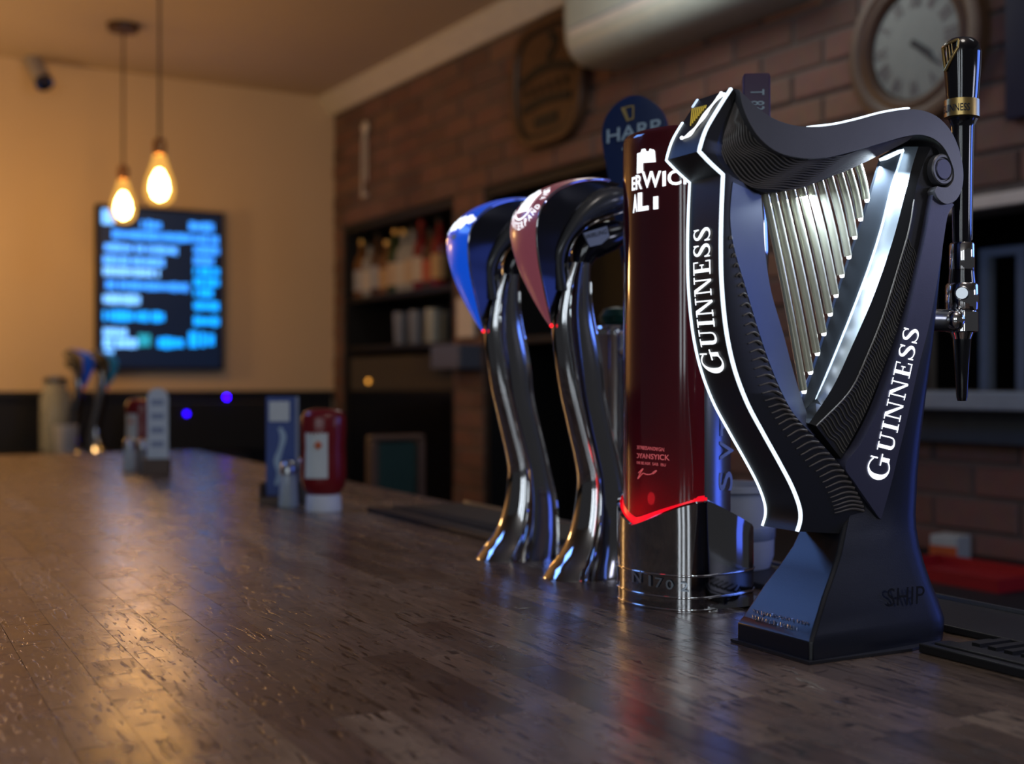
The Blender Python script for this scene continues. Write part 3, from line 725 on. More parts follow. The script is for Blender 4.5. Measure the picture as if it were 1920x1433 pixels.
# chrome tray plate running back beside the foot
tp = [(-.008, -.0665), (.02, -.068), (.062, -.060), (.066, .0), (.062, .060), (.02, .066), (.0, .064)]
MB().loft([[Vector((x, y, z)) for x, y in tp] for z in (.0002, .0030)]).build('foot_plate', M['chrome'], col, 30)
lamp('ring_light', 'POINT', Vector((CO[0], CO[1], BT))+Vector((*(NB*-.062+UB*-.012), .095)), .006, (1, .02, .03), shadow_soft_size=.006, specular_factor=0)
lamp('ring_light', 'POINT', Vector((CO[0], CO[1], BT))+Vector((*(NB*-.030), .078)), .09, (1, .03, .04), shadow_soft_size=.012, specular_factor=0)

# ------------------------------------------------------------------ swan-necked chrome founts
KO = ground(1100, 1080)
swan = empty('beer_fount', (KO[0], KO[1], BT), THB, 'swan-necked chrome beer fount with a maroon badge plate, beside the red column', 'beer fount', 'swan-necked chrome founts')
def kl(px, py, y=0.0): return loc(KO, px, py, y)
rows = [(1083, 1022, 1178, .036), (1076, 1024, 1178, .0355), (1060, 1034, 1179, .033), (1040, 1050, 1180, .030), (1015, 1064, 1180, .027), (985, 1074, 1179, .0245), (950, 1081, 1175, .0225), (900, 1085, 1164, .0200), (860, 1079, 1156, .0185), (820, 1070, 1147, .0175),
        (780, 1061, 1138, .0170), (740, 1052, 1131, .0165), (690, 1044, 1127, .0160), (640, 1038, 1119, .0155), (595, 1036, 1110, .0155), (560, 1039, 1105, .016), (525, 1044, 1104, .0165), (495, 1052, 1104, .017)]
secs = []
for i, (py, a, b, wy) in enumerate(rows):
    pa = kl(a, py); pb = kl(b, py); cxm = (pa.x+pb.x)/2; hx = (pb.x-pa.x)/2
    hx = math.sqrt(max((hx*.884)**2-(wy*.468)**2*.8, (.55*hx)**2))/.884
    z = 0.0 if i == 0 else (pa.z+pb.z)/2
    q = []
    for k in range(28):
        t = 2*math.pi*k/28; c, s = math.cos(t), math.sin(t); e = .8
        q.append(Vector((cxm+hx*math.copysign(abs(c)**e, c), wy*math.copysign(abs(s)**e, s), z)))
    secs.append(q)
secs = [[Vector(v) for v in s] for s in zip(*[cr([s[k] for s in secs], 60) for k in range(28)])]
secs = [list(s) for s in secs]
MB().loft(secs).build('swan_neck', M['dchrome'], swan, 50)
# creases that run down the neck
mb = MB()
for k in (3, 9):
    mb.tube([secs[i][(28-k) % 28]*1.0+Vector((0, -.0006, 0)) for i in range(4, 56)], .0013, 6)
mb.build('neck_crease', M['chrome'], swan, 60)
# badge plate: centre line in the side view, width along the bar
pc = [(1032, 612), (1020, 585), (1003, 540), (990, 500), (982, 460), (980, 428), (985, 402), (1000, 378), (1025, 358), (1062, 344), (1100, 338), (1135, 338)]
pw = [.0012, .0075, .0155, .0205, .0245, .0270, .0275, .0265, .0240, .0200, .0150, .0085]
PS = cr(pc, 48); PW = [float(q_[0]) for q_ in cr([(x, 0) for x in pw], 48)]
PL = [kl(*p) for p in PS]
def ptan(i):
    a, b = PL[max(i-1, 0)], PL[min(i+1, 47)]; t = (b-a).normalized(); n_ = Vector((-t.z, 0, t.x))
    return t, n_                             # n_ points outward (to the drinker, then up)
secs = []
for i in range(48):
    t, n_ = ptan(i); w_ = PW[i]; bow = .004*(w_/.027)
    q = [PL[i]+Vector((0, w_*s, 0))+n_*(bow*(1-s*s)) for s in (-1, -.7, -.35, 0, .35, .7, 1)]
    secs.append(q+[p-n_*.0025 for p in reversed(q)])
MB().loft(secs).build('badge_plate', M['plate_m'], swan, 40)
# chrome lip round the plate
for s in (-1, 1):
    MB().tube([PL[i]+Vector((0, s*(PW[i]+.0004), 0))-ptan(i)[1]*.0012 for i in range(48)], .0011, 6).build('plate_lip', M['chrome'], swan, 60)
def pmap2(u, v, off=.0006):                  # metres across (near side +) and metres along the plate from its bright middle
    # walk the plate
    acc = [0.0]
    for i in range(1, 48): acc.append(acc[-1]+(PL[i]-PL[i-1]).length)
    L = acc[27]+v; i = max(0, min(46, int(np.searchsorted(acc, L))-1)); t = (L-acc[i])/(acc[i+1]-acc[i]); p = PL[i].lerp(PL[i+1], t); n_ = ptan(i)[1].lerp(ptan(i+1)[1], t).normalized()
    w_ = PW[i]; s = max(-1, min(1, u/w_)); bow = .004*(w_/.027)*(1-s*s)
    return p+Vector((0, -u, 0))+n_*(bow+off)
def badge(parent):
    q = [((-.0085, -.008), (.0085, -.008), (.0085, .010), (-.0085, .010)), ((-.003, .010), (.004, .010), (.003, .0135), (-.002, .0135))]
    put_quads('badge_print', q, lambda x, y: pmap2(x, y), M['ledtext'], parent, 300)
    a_ = [math.radians(205+130*i/20) for i in range(21)]
    put_quads('badge_print', [((.0125*math.cos(a_[i]), .0125*math.sin(a_[i])), (.0138*math.cos(a_[i]), .0138*math.sin(a_[i])), (.0138*math.cos(a_[i+1]), .0138*math.sin(a_[i+1])), (.0125*math.cos(a_[i+1]), .0125*math.sin(a_[i+1]))) for i in range(20)], lambda x, y: pmap2(x, y), M['ledtext'], parent, 2)
    def arc(word, a0, a1, r, h, up):
        v, f = [], []
        for k, ch in enumerate(word):
            if ch == ' ': continue
            tv, tf, (x0, x1, y0, y1) = text2d(ch, .02); a = math.radians(a0+(a1-a0)*k/(len(word)-1)); kk = len(v); wd_ = h*.62
            for x, y in tv:
                lx, ly = ((x-x0)/(x1-x0+1e-6)-.5)*wd_, ((y-y0)/(y1-y0+1e-6)-.5)*h*up
                rr = r+ly; aa = a+up*(-lx/r if up > 0 else lx/r*-1)
                v.append(pmap2(rr*math.cos(aa), rr*math.sin(aa)))
            f += [tuple(i+kk for i in p) for p in tf]
        mesh('badge_print', v, f, M['ledtext'], parent)
    arc('CMENTERPAND', 195, 345, .0178, .0052, -1)
    arc('VILI', 165, 128, .0170, .0050, 1); arc('LIVA', 52, 12, .0170, .0050, 1)
    put_quads('badge_print', [((x-.0006, y-.0006), (x+.0006, y-.0006), (x+.0006, y+.0006), (x-.0006, y+.0006)) for x, y in ((-.004, 0), (-.002, .001), (0, -.001), (.002, .0015), (.004, 0), (-.001, .003), (.003, .004), (.001, -.003))], lambda x, y: pmap2(x, y, .0011), M['ink'], parent, 2)
_pm = pmap2
def pmap2(u, v, off=.0006): return _pm(u*1.36, v*1.36+.006, off)
badge(swan)
# glossy shell behind the plate
sh = [(1034, 614), (1036, 585), (1036, 545), (1036, 505), (1040, 465), (1052, 430), (1068, 405), (1088, 388), (1108, 374), (1128, 362), (1146, 353), (1158, 346)]
SH = [kl(*p) for p in cr(sh, 48)]
secs = []
for i in range(48):
    n_ = ptan(i)[1]; w_ = PW[i]-.0003
    secs.append([PL[i]-n_*.002+Vector((0, -w_, 0)), SH[i]+Vector((0, -w_*.62, 0)), SH[i]+Vector((0, w_*.62, 0)), PL[i]-n_*.002+Vector((0, w_, 0))])
MB().loft(secs).build('head_shell', M['black_gloss'], swan, 45)
# hood over the tap
ho = [(1046, 545), (1038, 505), (1036, 473), (1052, 430), (1077, 389), (1105, 361), (1137, 349), (1168, 352), (1184, 372)]
hi = [(1068, 545), (1060, 495), (1067, 456), (1089, 428), (1112, 414), (1136, 406), (1160, 397), (1176, 388), (1187, 378)]
HO_, HI_ = [kl(*p, -.012) for p in cr(ho, 44)], [kl(*p, -.012) for p in cr(hi, 44)]
hwy = [float(q_[0]) for q_ in cr([(x, 0) for x in (.014, .0165, .0205, .0235, .0255, .0265, .0255, .020, .006)], 44)]
secs = []
for i in range(44):
    c_ = (HO_[i]+HI_[i])/2; c_ = Vector((c_.x, 0, c_.z)); r_ = Vector((HO_[i].x-HI_[i].x, 0, HO_[i].z-HI_[i].z))/2
    q = []
    for k in range(24):
        t = 2*math.pi*k/24; cc, ss = math.cos(t), math.sin(t); e = .75
        q.append(c_+r_*math.copysign(abs(cc)**e, cc)+Vector((0, hwy[i]*math.copysign(abs(ss)**e, ss), 0)))
    secs.append(q)
MB().loft(secs).build('tap_hood', M['hood'], swan, 60)
MB().tube([Vector((HI_[i].x, -hwy[i]*.86, HI_[i].z))+Vector((.0012, 0, -.0006)) for i in range(3, 42)], .0009, 6).build('hood_lip', M['chrome'], swan, 60)
# tap body with its label under the hood
tb = [(1088, 500), (1098, 470), (1118, 452), (1142, 443), (1166, 434), (1182, 424)]
tr = [.010, .0150, .0170, .0160, .0125, .005]
TS = cr(tb, 24); TR = [q_[0] for q_ in cr([(x, 0) for x in tr], 24)]
MB().tube([kl(*p, -.002) for p in TS], TR, 18).build('tap_body', M['black_gloss'], swan, 60)
lb = [kl(px, py, -.0195) for px, py in ((1094, 437), (1138, 424), (1143, 444), (1128, 458), (1106, 463))]
lbl = MB().loft([lb, [p+Vector((0, .002, 0)) for p in lb]]).build('tap_label', M['label'], swan)
put_text('label_print', 'WIRLING', lambda u, v: kl(1098+u*40, 449-u*11-v*9, -.0199), M['ink'], lbl, .01)
MB().lathe([(.0001, -.002), (.0016, -.0012), (.002, 0), (.0016, .0012), (.0001, .002)], 10, c=kl(1034, 611, -.003)).build('indicator_light', M['redled'], swan, 60)
K2 = ground(968, 1045)
swan2 = dup(swan, (K2[0], K2[1], BT), THB, 'swan-necked chrome beer fount with a glowing blue badge plate, farthest of the row', swap={'badge_plate': M['plate_b']})
for ch in list(swan2.children):
    if ch.name.startswith('badge_print'): bpy.data.objects.remove(ch)
bq = stroke([(-.019, -.006), (-.014, .003), (-.010, -.003), (-.005, .005), (-.002, -.003), (.003, .005), (.007, -.002), (.012, .006), (.016, .002), (.020, .006)], [.003, .006, .005, .0075, .006, .0075, .006, .007, .005, .003])
put_quads('badge_print', bq, lambda x, y: pmap2(x, y-.004), M['ledtext'], swan2, 200)
put_quads('badge_print', bx(-.004, .004, -.016, -.0125), lambda x, y: pmap2(x, y), M['paleink'], swan2, 200)

# ------------------------------------------------------------------ taps behind the founts
def col_lathe(name, prof, m, parent, n=28, c=(0, 0, 0), sx=1, sy=1, sm=40): return MB().lathe(prof, n, c, sx, sy).build(name, m, parent, sm)
TB = NB*.792+UB*.711
stap = empty('beer_tap', (TB[0], TB[1], BT), THB, 'black stout tap with gold harp badge and gold collar, behind the harp fount', 'beer tap')
dT = TB[1]; kz = lambda py: H-(py-CY)/FPX*dT; kw = lambda px: px/FPX*dT
def prof(rows): return [(kw(w_)/2, kz(py)) for py, w_ in rows]
col_lathe('tap_handle', prof([(455, 36), (440, 38), (330, 40), (240, 44), (226, 50), (223, 56), (187, 60), (180, 62), (130, 70), (100, 74), (84, 70), (75, 52), (72, 2)]), M['black_gloss'], stap, sy=.85)
col_lathe('gold_collar', prof([(222, 60), (221, 69), (189, 69), (188, 60)]), M['gold'], stap, sy=.86)
rr = kw(69)/2+.0004
def cyl_text(s, a0, a1, y0, y1, m, r, parent, name='lettering', bold=.01):
    put_text(name, s, lambda u, v: Vector((-r*math.cos(a0+(a1-a0)*u), r*.86*math.sin(a0+(a1-a0)*u)*-1, kz(y0+(y1-y0)*v))), m, parent, bold)
cyl_text('GUINNESS', math.radians(-35), math.radians(72), 214, 200, M['ink'], rr, stap)
# harp badge on the handle
hb = MB()
def hmap(px, py):
    r = kw(74)/2*.99; x = (px-1803)/37.0; x = max(-.99, min(.99, x)); a = math.asin(x)
    # direction facing the camera in the tap's own frame
    f = np.array([-TB[0], -TB[1]]); f /= np.linalg.norm(f); g_ = np.array([-f[1], f[0]])
    v = f*math.cos(a)+g_*math.sin(a)*1.0; lx, ly = float(v@NB), float(v@UB)
    return Vector((lx*r*1.02, ly*r*.9, kz(py)))
for A_, B_, r in (((1768, 90), (1773, 136), .0013), ((1773, 136), (1797, 98), .0013), ((1797, 98), (1799, 82), .0012), ((1799, 82), (1768, 90), .0012), ((1776, 92), (1778, 122), .0006), ((1781, 90), (1783, 115), .0006), ((1786, 88), (1788, 108), .0006)):
    hb.tube([hmap(A_[0]+(B_[0]-A_[0])*i/4, A_[1]+(B_[1]-A_[1])*i/4) for i in range(5)], r, 6)
hb.build('harp_badge', M['gold'], stap, 60)
col_lathe('chrome_collar', prof([(510, 44), (508, 46), (460, 46), (456, 42)]), M['chrome'], stap)
col_lathe('neck_ring', prof([(534, 50), (512, 46), (506, 46)]), M['black_gloss'], stap)
bdy = col_lathe('tap_body', prof([(640, 30), (624, 42), (622, 58), (586, 58), (584, 54), (580, 60), (536, 60), (532, 54)]), M['chrome'], stap)
fdir = np.array([-TB[0], -TB[1]]); fdir /= np.linalg.norm(fdir); fx, fy = float(fdir@NB), float(fdir@UB)
Mf = Matrix.Translation((fx*kw(27), fy*kw(27), kz(552)))@Vector((fx, fy, 0)).to_track_quat('Z', 'Y').to_matrix().to_4x4()
MB().lathe([(.0058, 0), (.0058, .003), (.005, .0036), (.0046, .0028), (.0001, .0028)], 24, M=Mf).build('button', M['steel'], bdy, 40)
MB().lathe([(.0008, -.0085), (.006, -.006), (.0085, 0), (.006, .006), (.0008, .0085)], 20, c=(fx*.012-.008, fy*.012, kz(602))).build('ball_joint', M['chrome'], stap, 60)
col_lathe('nozzle', prof([(752, 16), (745, 20), (690, 26), (640, 33), (630, 33)]), M['black_gloss'], stap)
MB().tube([(-.002, 0, kz(602)), (-.0395, .0, kz(602))], .009, 14).build('shank', M['steel'], stap, 50)
# steel strip added on the server side, standing in for the handle's blue rim light
MB().loft([[Vector((kw(w_)/2*.93*math.cos(a), kw(w_)/2*.80*math.sin(a)*1.0, kz(py))) for a in (-.55, -.2, .2, .55)]+[Vector((kw(w_)/2*1.06*math.cos(a), kw(w_)/2*.92*math.sin(a), kz(py))) for a in (.5, .2, -.2, -.5)] for py, w_ in ((450, 40), (330, 42), (235, 47), (222, 60), (186, 62), (130, 71), (95, 74), (80, 62))]).build('rim_highlight', M['steel'], stap, 50)
# violet tap
VB = NB*.752+UB*.9225
vtap = empty('beer_tap', (VB[0], VB[1], BT), THB, 'slim violet tap handle standing behind the neck of the harp fount', 'beer tap')
dV = VB[1]; vz = lambda py: H-(py-CY)/FPX*dV
Mv = Matrix.Rotation(-THB-.10, 4, 'Z')
hw_ = 25/FPX*dV
MB().loft([[Mv@Vector((x*k, y*k, z)) for x, y in ((-hw_, -.009), (hw_, -.009), (hw_, .009), (-hw_, .009))] for z, k in ((vz(330), .55), (vz(290), .8), (vz(220), 1), (vz(148), 1), (vz(141), .93))]).build('tap_handle', M['violet'], vtap, 30, .0012)
put_text('lettering', 'T  83', lambda u, v: Mv@Vector((-.006+.0135*u*0+(.013*v), -.0096, vz(172+u*38))), M['paleink'], vtap, .0)
col_lathe('ferrule', [(.009, vz(365)), (.011, vz(330)), (.008, vz(326))], M['chrome'], vtap)
col_lathe('tap_body', [(.007, vz(560)), (.011, vz(520)), (.0125, vz(470)), (.011, vz(400)), (.009, vz(365))], M['chrome'], vtap)
MB().tube([(0, 0, vz(450)), (-.0565, 0, vz(450))], .008, 14).build('shank', M['steel'], vtap, 50)
# column with the blue paddle handle
ZM = .0065
LB = NB*.826+UB*1.275
ltap = empty('beer_tap', (LB[0], LB[1], BT+ZM), THB, 'chrome column tap with a round-headed navy blue lettered paddle handle', 'beer tap')
dL = LB[1]; rL = 50/FPX*dL
zt = H-(612-CY)/FPX*dL-ZM
col_lathe('column', [(rL*1.25, 0), (rL*1.25, .006), (rL, .012), (rL, zt-.014), (rL*1.02, zt-.013), (rL*1.02, zt-.002), (rL*.97, zt), (.001, zt)], M['chrome'], ltap, 48)
col_lathe('green_cap', [(.012, zt), (.020, zt+.004), (.022, zt+.012), (.016, zt+.021), (.0005, zt+.024)], M['green'], ltap, 20, c=(-.004, .0, 0))
LH = NB*.796+UB*1.195; hxo, hyo = .796-.826, 1.195-1.275
dH = LH[1]; lz = lambda py: H-(py-CY)/FPX*dH-ZM
MB().tube([(hxo*.35, hyo*.35, lz(660)), (hxo, hyo, lz(660))], .008, 14).build('shank', M['steel'], ltap, 50)
col_lathe('tap_body', [(.006, lz(760)), (.010, lz(720)), (.012, lz(670)), (.011, lz(630)), (.008, lz(606)), (.006, lz(596))], M['chrome'], ltap, c=(hxo, hyo, 0))
Mh = Matrix.Translation((hxo, hyo, 0))@Matrix.Rotation(-THB-math.radians(24), 4, 'Z')
pxc = CX+FPX*LH[0]/LH[1]
def hx_(dx): return dx/FPX*dH*1.10
outl = []
for py, l, r in ((604, -9, 9), (560, -13, 13), (480, -22, 22), (380, -38, 38), (320, -47, 47), (280, -54, 54), (250, -57, 57), (225, -53, 53), (205, -42, 42), (190, -26, 26), (182, -10, 10)):
    outl.append((py, l, r))
OS = cr(outl, 44)
secs = [[Mh@Vector((hx_(l), -.006, lz(py))), Mh@Vector((hx_(l)*.55+hx_(r)*.45, -.0085, lz(py))), Mh@Vector((hx_(r), -.006, lz(py))), Mh@Vector((hx_(r), .006, lz(py))), Mh@Vector((hx_(l), .006, lz(py)))] for py, l, r in OS]
pad = MB().loft(secs).build('paddle_handle', M['navy'], ltap, 50)
sl = -.13
put_text('lettering', 'HARP', lambda u, v: Mh@Vector((hx_(-46+u*96), -.0096, lz(268+sl*u*96-v*26))), M['paleink'], pad, .015)
put_quads('lettering', [((-18, 281), (38, 281), (38, 276), (-18, 276))], lambda x, y: Mh@Vector((hx_(x), -.0096, lz(y+sl*x))), M['paleink'], pad, 1)
put_quads('gold_print', [((-20, 206), (-13, 204), (-6, 226), (-10, 230)), ((-10, 230), (-6, 226), (2, 222), (3, 226)), ((-20, 206), (-20, 203), (0, 200), (0, 203)), ((0, 201), (3, 201), (3, 224), (0, 224))], lambda x, y: Mh@Vector((hx_(x), -.0096, lz(y))), M['goldink'], pad, .3)

# ------------------------------------------------------------------ rubber mat with slots, tub
matr = empty('bar_mat', (0, 0, 0), 0, 'long black rubber drip mat with raised ribs along the serving edge', 'bar mat')
MB().box((.765, .33, BT+.0003), (.855, 1.78, BT+.006), MBAR).build('mat_base', M['rubber'], matr, None, .001)
for a, b in ((.33, .660), (.762, .850), (1.30, 1.78)):
    MB().box((.6935, a, BT+.0003), (.7645, b, BT+.0035), MBAR).build('mat_tongue', M['rubber'], matr, None, .001)
    MB().box((.6900, a, BT+.0003), (.6975, b, BT+.007), MBAR).build('mat_rail', M['rubber'], matr, None, .001)
    MB().box((.706, a, BT+.0036), (.722, b, BT+.0062), MBAR).build('mat_rail', M['rubber'], matr, None, .001)
    u = a+.004
    while u < b-.008:
        MB().box((.730, u, BT+.0036), (.7635, u+.0075, BT+.0064), MBAR).build('rib', M['rubber'], matr); u += .0145
MB().box((.8555, .33, BT+.0003), (.8600, 1.78, BT+.009), MBAR).build('mat_edge', M['steel'], matr)
tg = bar(.808, 1.035, .0066)
tub = empty('tub', tg, THB, 'small white round tub with a blue band behind the red column fount', 'tub')
col_lathe('tub_wall', [(.042, 0), (.046, .012), (.0475, .05), (.0475, .078), (.050, .080), (.050, .086), (.046, .086), (.045, .02), (.001, .018)], M['tub'], tub, 36)
col_lathe('blue_band', [(.0468, .030), (.0474, .031), (.0479, .043), (.0474, .044)], M['label'], tub, 36)

# ------------------------------------------------------------------ table things on the bar
def ketchup(name, p, rz, label, s=1.0):
    k = empty(name, p, rz, label, 'ketchup bottle', 'ketchup bottles')
    k.scale = (s, s, s)
    MB().lathe([(.0270, 0), (.0280, .003), (.0265, .025), (.022, .026)], 28, sy=.85).build('white_cap', M['white'], k, 40)
    MB().lathe([(.020, .024), (.026, .028), (.0325, .037), (.0355, .055), (.0345, .085), (.0335, .100), (.0355, .125), (.0350, .145), (.030, .155), (.018, .1585), (.0005, .159)], 32, sy=.70).build('bottle_body', M['red'], k, 50)
    lab = MB(); r = [(.0358, .052), (.0350, .085), (.0342, .1), (.0352, .122)]
    lab.loft([[Vector((q_*math.cos(a), q_*.70*math.sin(a), z)) for a in [math.radians(215+i*9) for i in range(8)]]+[Vector(((q_-.001)*math.cos(a), (q_-.001)*.70*math.sin(a), z)) for a in [math.radians(215+i*9) for i in range(7, -1, -1)]] for q_, z in r])
    l = lab.build('label', M['paper'], k, 50)
    MB().lathe([(.0005, -.007), (.007, 0), (.0005, .007)], 12, c=(-.010, -.0246, .103), sy=.2).build('tomato_print', M['orange'], l, 50)
    return k
def shaker(p, m, label):
    s_ = empty('shaker', p, 0, label, 'shaker', 'salt and pepper shakers')
    MB().lathe([(.015, 0), (.0165, .003), (.014, .04), (.0125, .052), (.011, .052)], 20).build('shaker_body', m, s_, 40)
    MB().lathe([(.013, .052), (.0135, .056), (.0120, .068), (.007, .073), (.0003, .074)], 20).build('shaker_lid', M['steel'], s_, 40)
    return s_
def G3(px, py): g_ = ground(px, py); return Vector((g_[0], g_[1], BT))
ketchup('ketchup_bottle', G3(607, 958), math.radians(12), 'upturned red ketchup bottle with white cap and label, nearest on the bar')
shaker(G3(541, 950), M['shaker'], 'clear glass salt shaker beside the nearer ketchup bottle')
shaker(G3(571, 941), M['pepper'], 'grey pepper shaker between salt shaker and nearer ketchup bottle')
cd = empty('menu_caddy', G3(524, 944), math.radians(8), 'dark block menu holder with a tall blue drinks card, nearer one', 'menu holder', 'menu holders')
mbc = MB().box((-.032, -.02, 0), (.032, .02, .012)); mbc.box((-.032, -.02, .012), (-.028, .02, .034)).box((.028, -.02, .012), (.032, .02, .034)).box((-.028, .012, .012), (.028, .02, .034)); mbc.build('caddy_tray', M['wooddark'], cd, None, .001)
crd = MB().box((-.022, .004, .012), (.026, .009, .176)).build('card', M['cardblue'], cd, None, .0008)
MB().box((-.017, .0030, .135), (.016, .0038, .168)).build('card_print', M['paper'], crd)
put_quads('card_print', stroke([(.0, .125), (.006, .11), (.002, .09), (-.004, .07), (.0, .05), (-.006, .03)], [.006, .010, .008, .011, .009, .006]), lambda x, y: Vector((x, .0036, y)), M['paleink'], crd, 60)
MB().box((.026, .003, .012), (.031, .010, .176)).build('card_edge', M['label'], cd)
cd2 = empty('menu_caddy', G3(296, 890), math.radians(10), 'white round-topped menu card in a dark block, farther along the bar', 'menu holder', 'menu holders')
MB().box((-.030, -.020, 0), (.026, .02, .035)).build('caddy_tray', M['wooddark'], cd2, None, .001)
q_ = [(-.022, .02), (.022, .02), (.022, .165)]+[(.022*math.cos(a), .165+.022*math.sin(a)) for a in [math.pi*i/10 for i in range(1, 10)]]+[(-.022, .165)]
crd = MB().loft([[Vector((x, y, z)) for x, z in q_] for y in (-.004, .002)]).build('card', M['paper'], cd2)
for z in (.06, .09, .12, .15): MB().box((-.014, -.0046, z), (.013, -.0042, z+.012)).build('card_print', M['label'], crd)
ketchup('ketchup_bottle', G3(262, 868), math.radians(-10), 'red ketchup bottle standing behind the white menu card')
shaker(G3(243, 882), M['shaker'], 'clear salt shaker left of the white menu card')
shaker(G3(268, 885), M['pepper'], 'grey pepper shaker left of the white menu card')

# ------------------------------------------------------------------ pendant bulbs
Mg = bpy.data.materials.new('amber_glass'); Mg.use_nodes = True; nt = Mg.node_tree; nt.nodes.clear()
out = nt.nodes.new('ShaderNodeOutputMaterial'); ms = nt.nodes.new('ShaderNodeMixShader'); trn = nt.nodes.new('ShaderNodeBsdfTransparent'); em = nt.nodes.new('ShaderNodeEmission')
trn.inputs[0].default_value = (1, .78, .42, 1); em.inputs[0].default_value = (1, .52, .11, 1); em.inputs[1].default_value = 1.1; ms.inputs[0].default_value = .62
nt.links.new(trn.outputs[0], ms.inputs[1]); nt.links.new(em.outputs[0], ms.inputs[2]); nt.links.new(ms.outputs[0], out.inputs[0])
M['fil'] = mat('filament_glow', (1, .7, .3), .5, emit=(1, .62, .24), es=180)
def pendant(px, py, d, label):
    p = at(px, py, d)
    e = empty('pendant_lamp', p, 0, label, 'pendant lamp', 'pendant bulbs over the bar')
    k = d/4.2
    MB().lathe([(.004, -.082), (.026, -.078), (.044, -.060), (.050, -.030), (.043, .005), (.029, .045), (.020, .075), (.0175, .085)], 28).build('bulb', Mg, e, 60)
    MB().lathe([(.002, -.066), (.020, -.056), (.030, -.030), (.025, .002), (.011, .030), (.002, .036)], 16).build('filament', M['fil'], e, 60)
    MB().lathe([(.018, .080), (.021, .082), (.021, .125), (.012, .135), (.004, .138)], 20).build('socket', M['copper'], e, 40)
    MB().tube([(0, 0, .137), (0, 0, ZC-p.z-.02)], .004, 8).build('cord', M['cord'], e)
    MB().lathe([(.01, ZC-p.z-.03), (.055, ZC-p.z-.025), (.06, ZC-p.z-.001), (.01, ZC-p.z-.0005)], 24).build('ceiling_rose', M['wooddark'], e, 40)
pendant(231, 378, 4.58, 'hanging amber teardrop bulb in front of the menu screen, left one')
pendant(299, 338, 3.95, 'hanging amber teardrop bulb above the menu screen, right one and higher')

# ------------------------------------------------------------------ back wall: menu screen, camera, side counter
n0, z1 = bpx(186, 388, .04); n1, z0 = bpx(413, 689, .04)
MBK = MW@Matrix.Translation((0, SC-.045, 0))    # (n, depth from the screen face, z)
scr = empty('menu_screen', MW@Vector(((n0+n1)/2, SC-.02, z0)), 0, 'portrait menu screen of glowing blue rows on the cream wall', 'menu screen')
inv = Matrix.Translation(-(MW@Vector(((n0+n1)/2, SC-.02, z0))))
MB().box((n0, 0, z0), (n1, .044, z1), inv@MBK).build('screen_panel', mat('screen_navy', (.006, .010, .022), .35, emit=(.01, .03, .09), es=.22), scr)
fw = .012
for a, b, c, d in ((n0-fw, n0, z0-fw, z1+fw), (n1, n1+fw, z0-fw, z1+fw), (n0, n1, z0-fw, z0), (n0, n1, z1, z1+fw)):
    MB().box((a, -.006, c), (b, .044, d), inv@MBK).build('screen_frame', M['void'], scr)
rt = random.Random(5)
cols = [(.15, .44, 1.0), (.07, .32, .98), (.03, .25, .90), (.004, .31, 1.0)]
tm = [mat('menu_text', c, .5, emit=c, es=2.0) for c in cols]+[mat('menu_text', (.02, .42, .62), .5, emit=(.02, .42, .62), es=.9)]
def row_(u0, u1, v, h, m):
    mb = MB(); u = u0
    while u < u1-.01:
        l = rt.uniform(.02, .05)
        hh = h*rt.uniform(.65, 1.0); u2 = min(u+l, u1)
        mb.box((n0+(n1-n0)*u, -.0015, z1-(z1-z0)*(v+hh/2)), (n0+(n1-n0)*u2, -.0003, z1-(z1-z0)*(v-hh/2)), inv@MBK); u = u2+(.006 if rt.random() < .8 else .022)
    if mb.v: mb.build('menu_row', m, scr)
for u0, u1, v, h, c in ((.02, .12, .06, .10, 0), (.33, .50, .095, .06, 2), (.10, .76, .165, .058, 2), (.04, .63, .25, .058, 1), (.03, .54, .33, .058, 1), (.03, .48, .40, .055, 0), (.05, .73, .485, .06, 2), (.03, .33, .575, .065, 0), (.03, .52, .68, .07, 3), (.03, .22, .785, .06, 0), (.03, .30, .85, .07, 0), (.31, .43, .83, .11, 4), (.47, .68, .845, .075, 3), (.04, .11, .905, .03, 0)):
    row_(u0, u1, v, h, tm[c])
for i, v in enumerate((.085, .165, .235, .305, .375, .445, .515, .60, .70, .82)):
    row_(.73 if i in (0, 9) else .77, .985 if i % 3 else .94, v, .062 if i < 9 else .11, tm[3 if i > 3 else 2])
# security camera
cp = MW@Vector((bpx(52, 92)[0], SC, bpx(52, 92)[1]))
sc2 = empty('security_camera', cp, 0, 'small white tube security camera high on the cream wall', 'security camera')
dirc = Vector((.50, -.42, -.80)).normalized(); qm = dirc.to_track_quat('Z', 'Y').to_matrix().to_4x4()
MB().lathe([(.04, 0), (.04, .02), (.02, .03)], 20, M=Vector((0, -1, 0)).to_track_quat('Z', 'Y').to_matrix().to_4x4()).build('mount', M['plastic'], sc2, 40)
MB().tube([(0, 0, 0), dirc*.07], .014, 12).build('arm', M['plastic'], sc2, 50)
MB().lathe([(.02, .05), (.033, .055), (.036, .17), (.036, .20)], 24, M=qm).build('camera_body', mat('camera_grey', (.36, .34, .34), .5), sc2, 40)
MB().lathe([(.037, .198), (.037, .215), (.030, .216), (.001, .206)], 24, M=qm).build('lens', M['black_gloss'], sc2, 40)
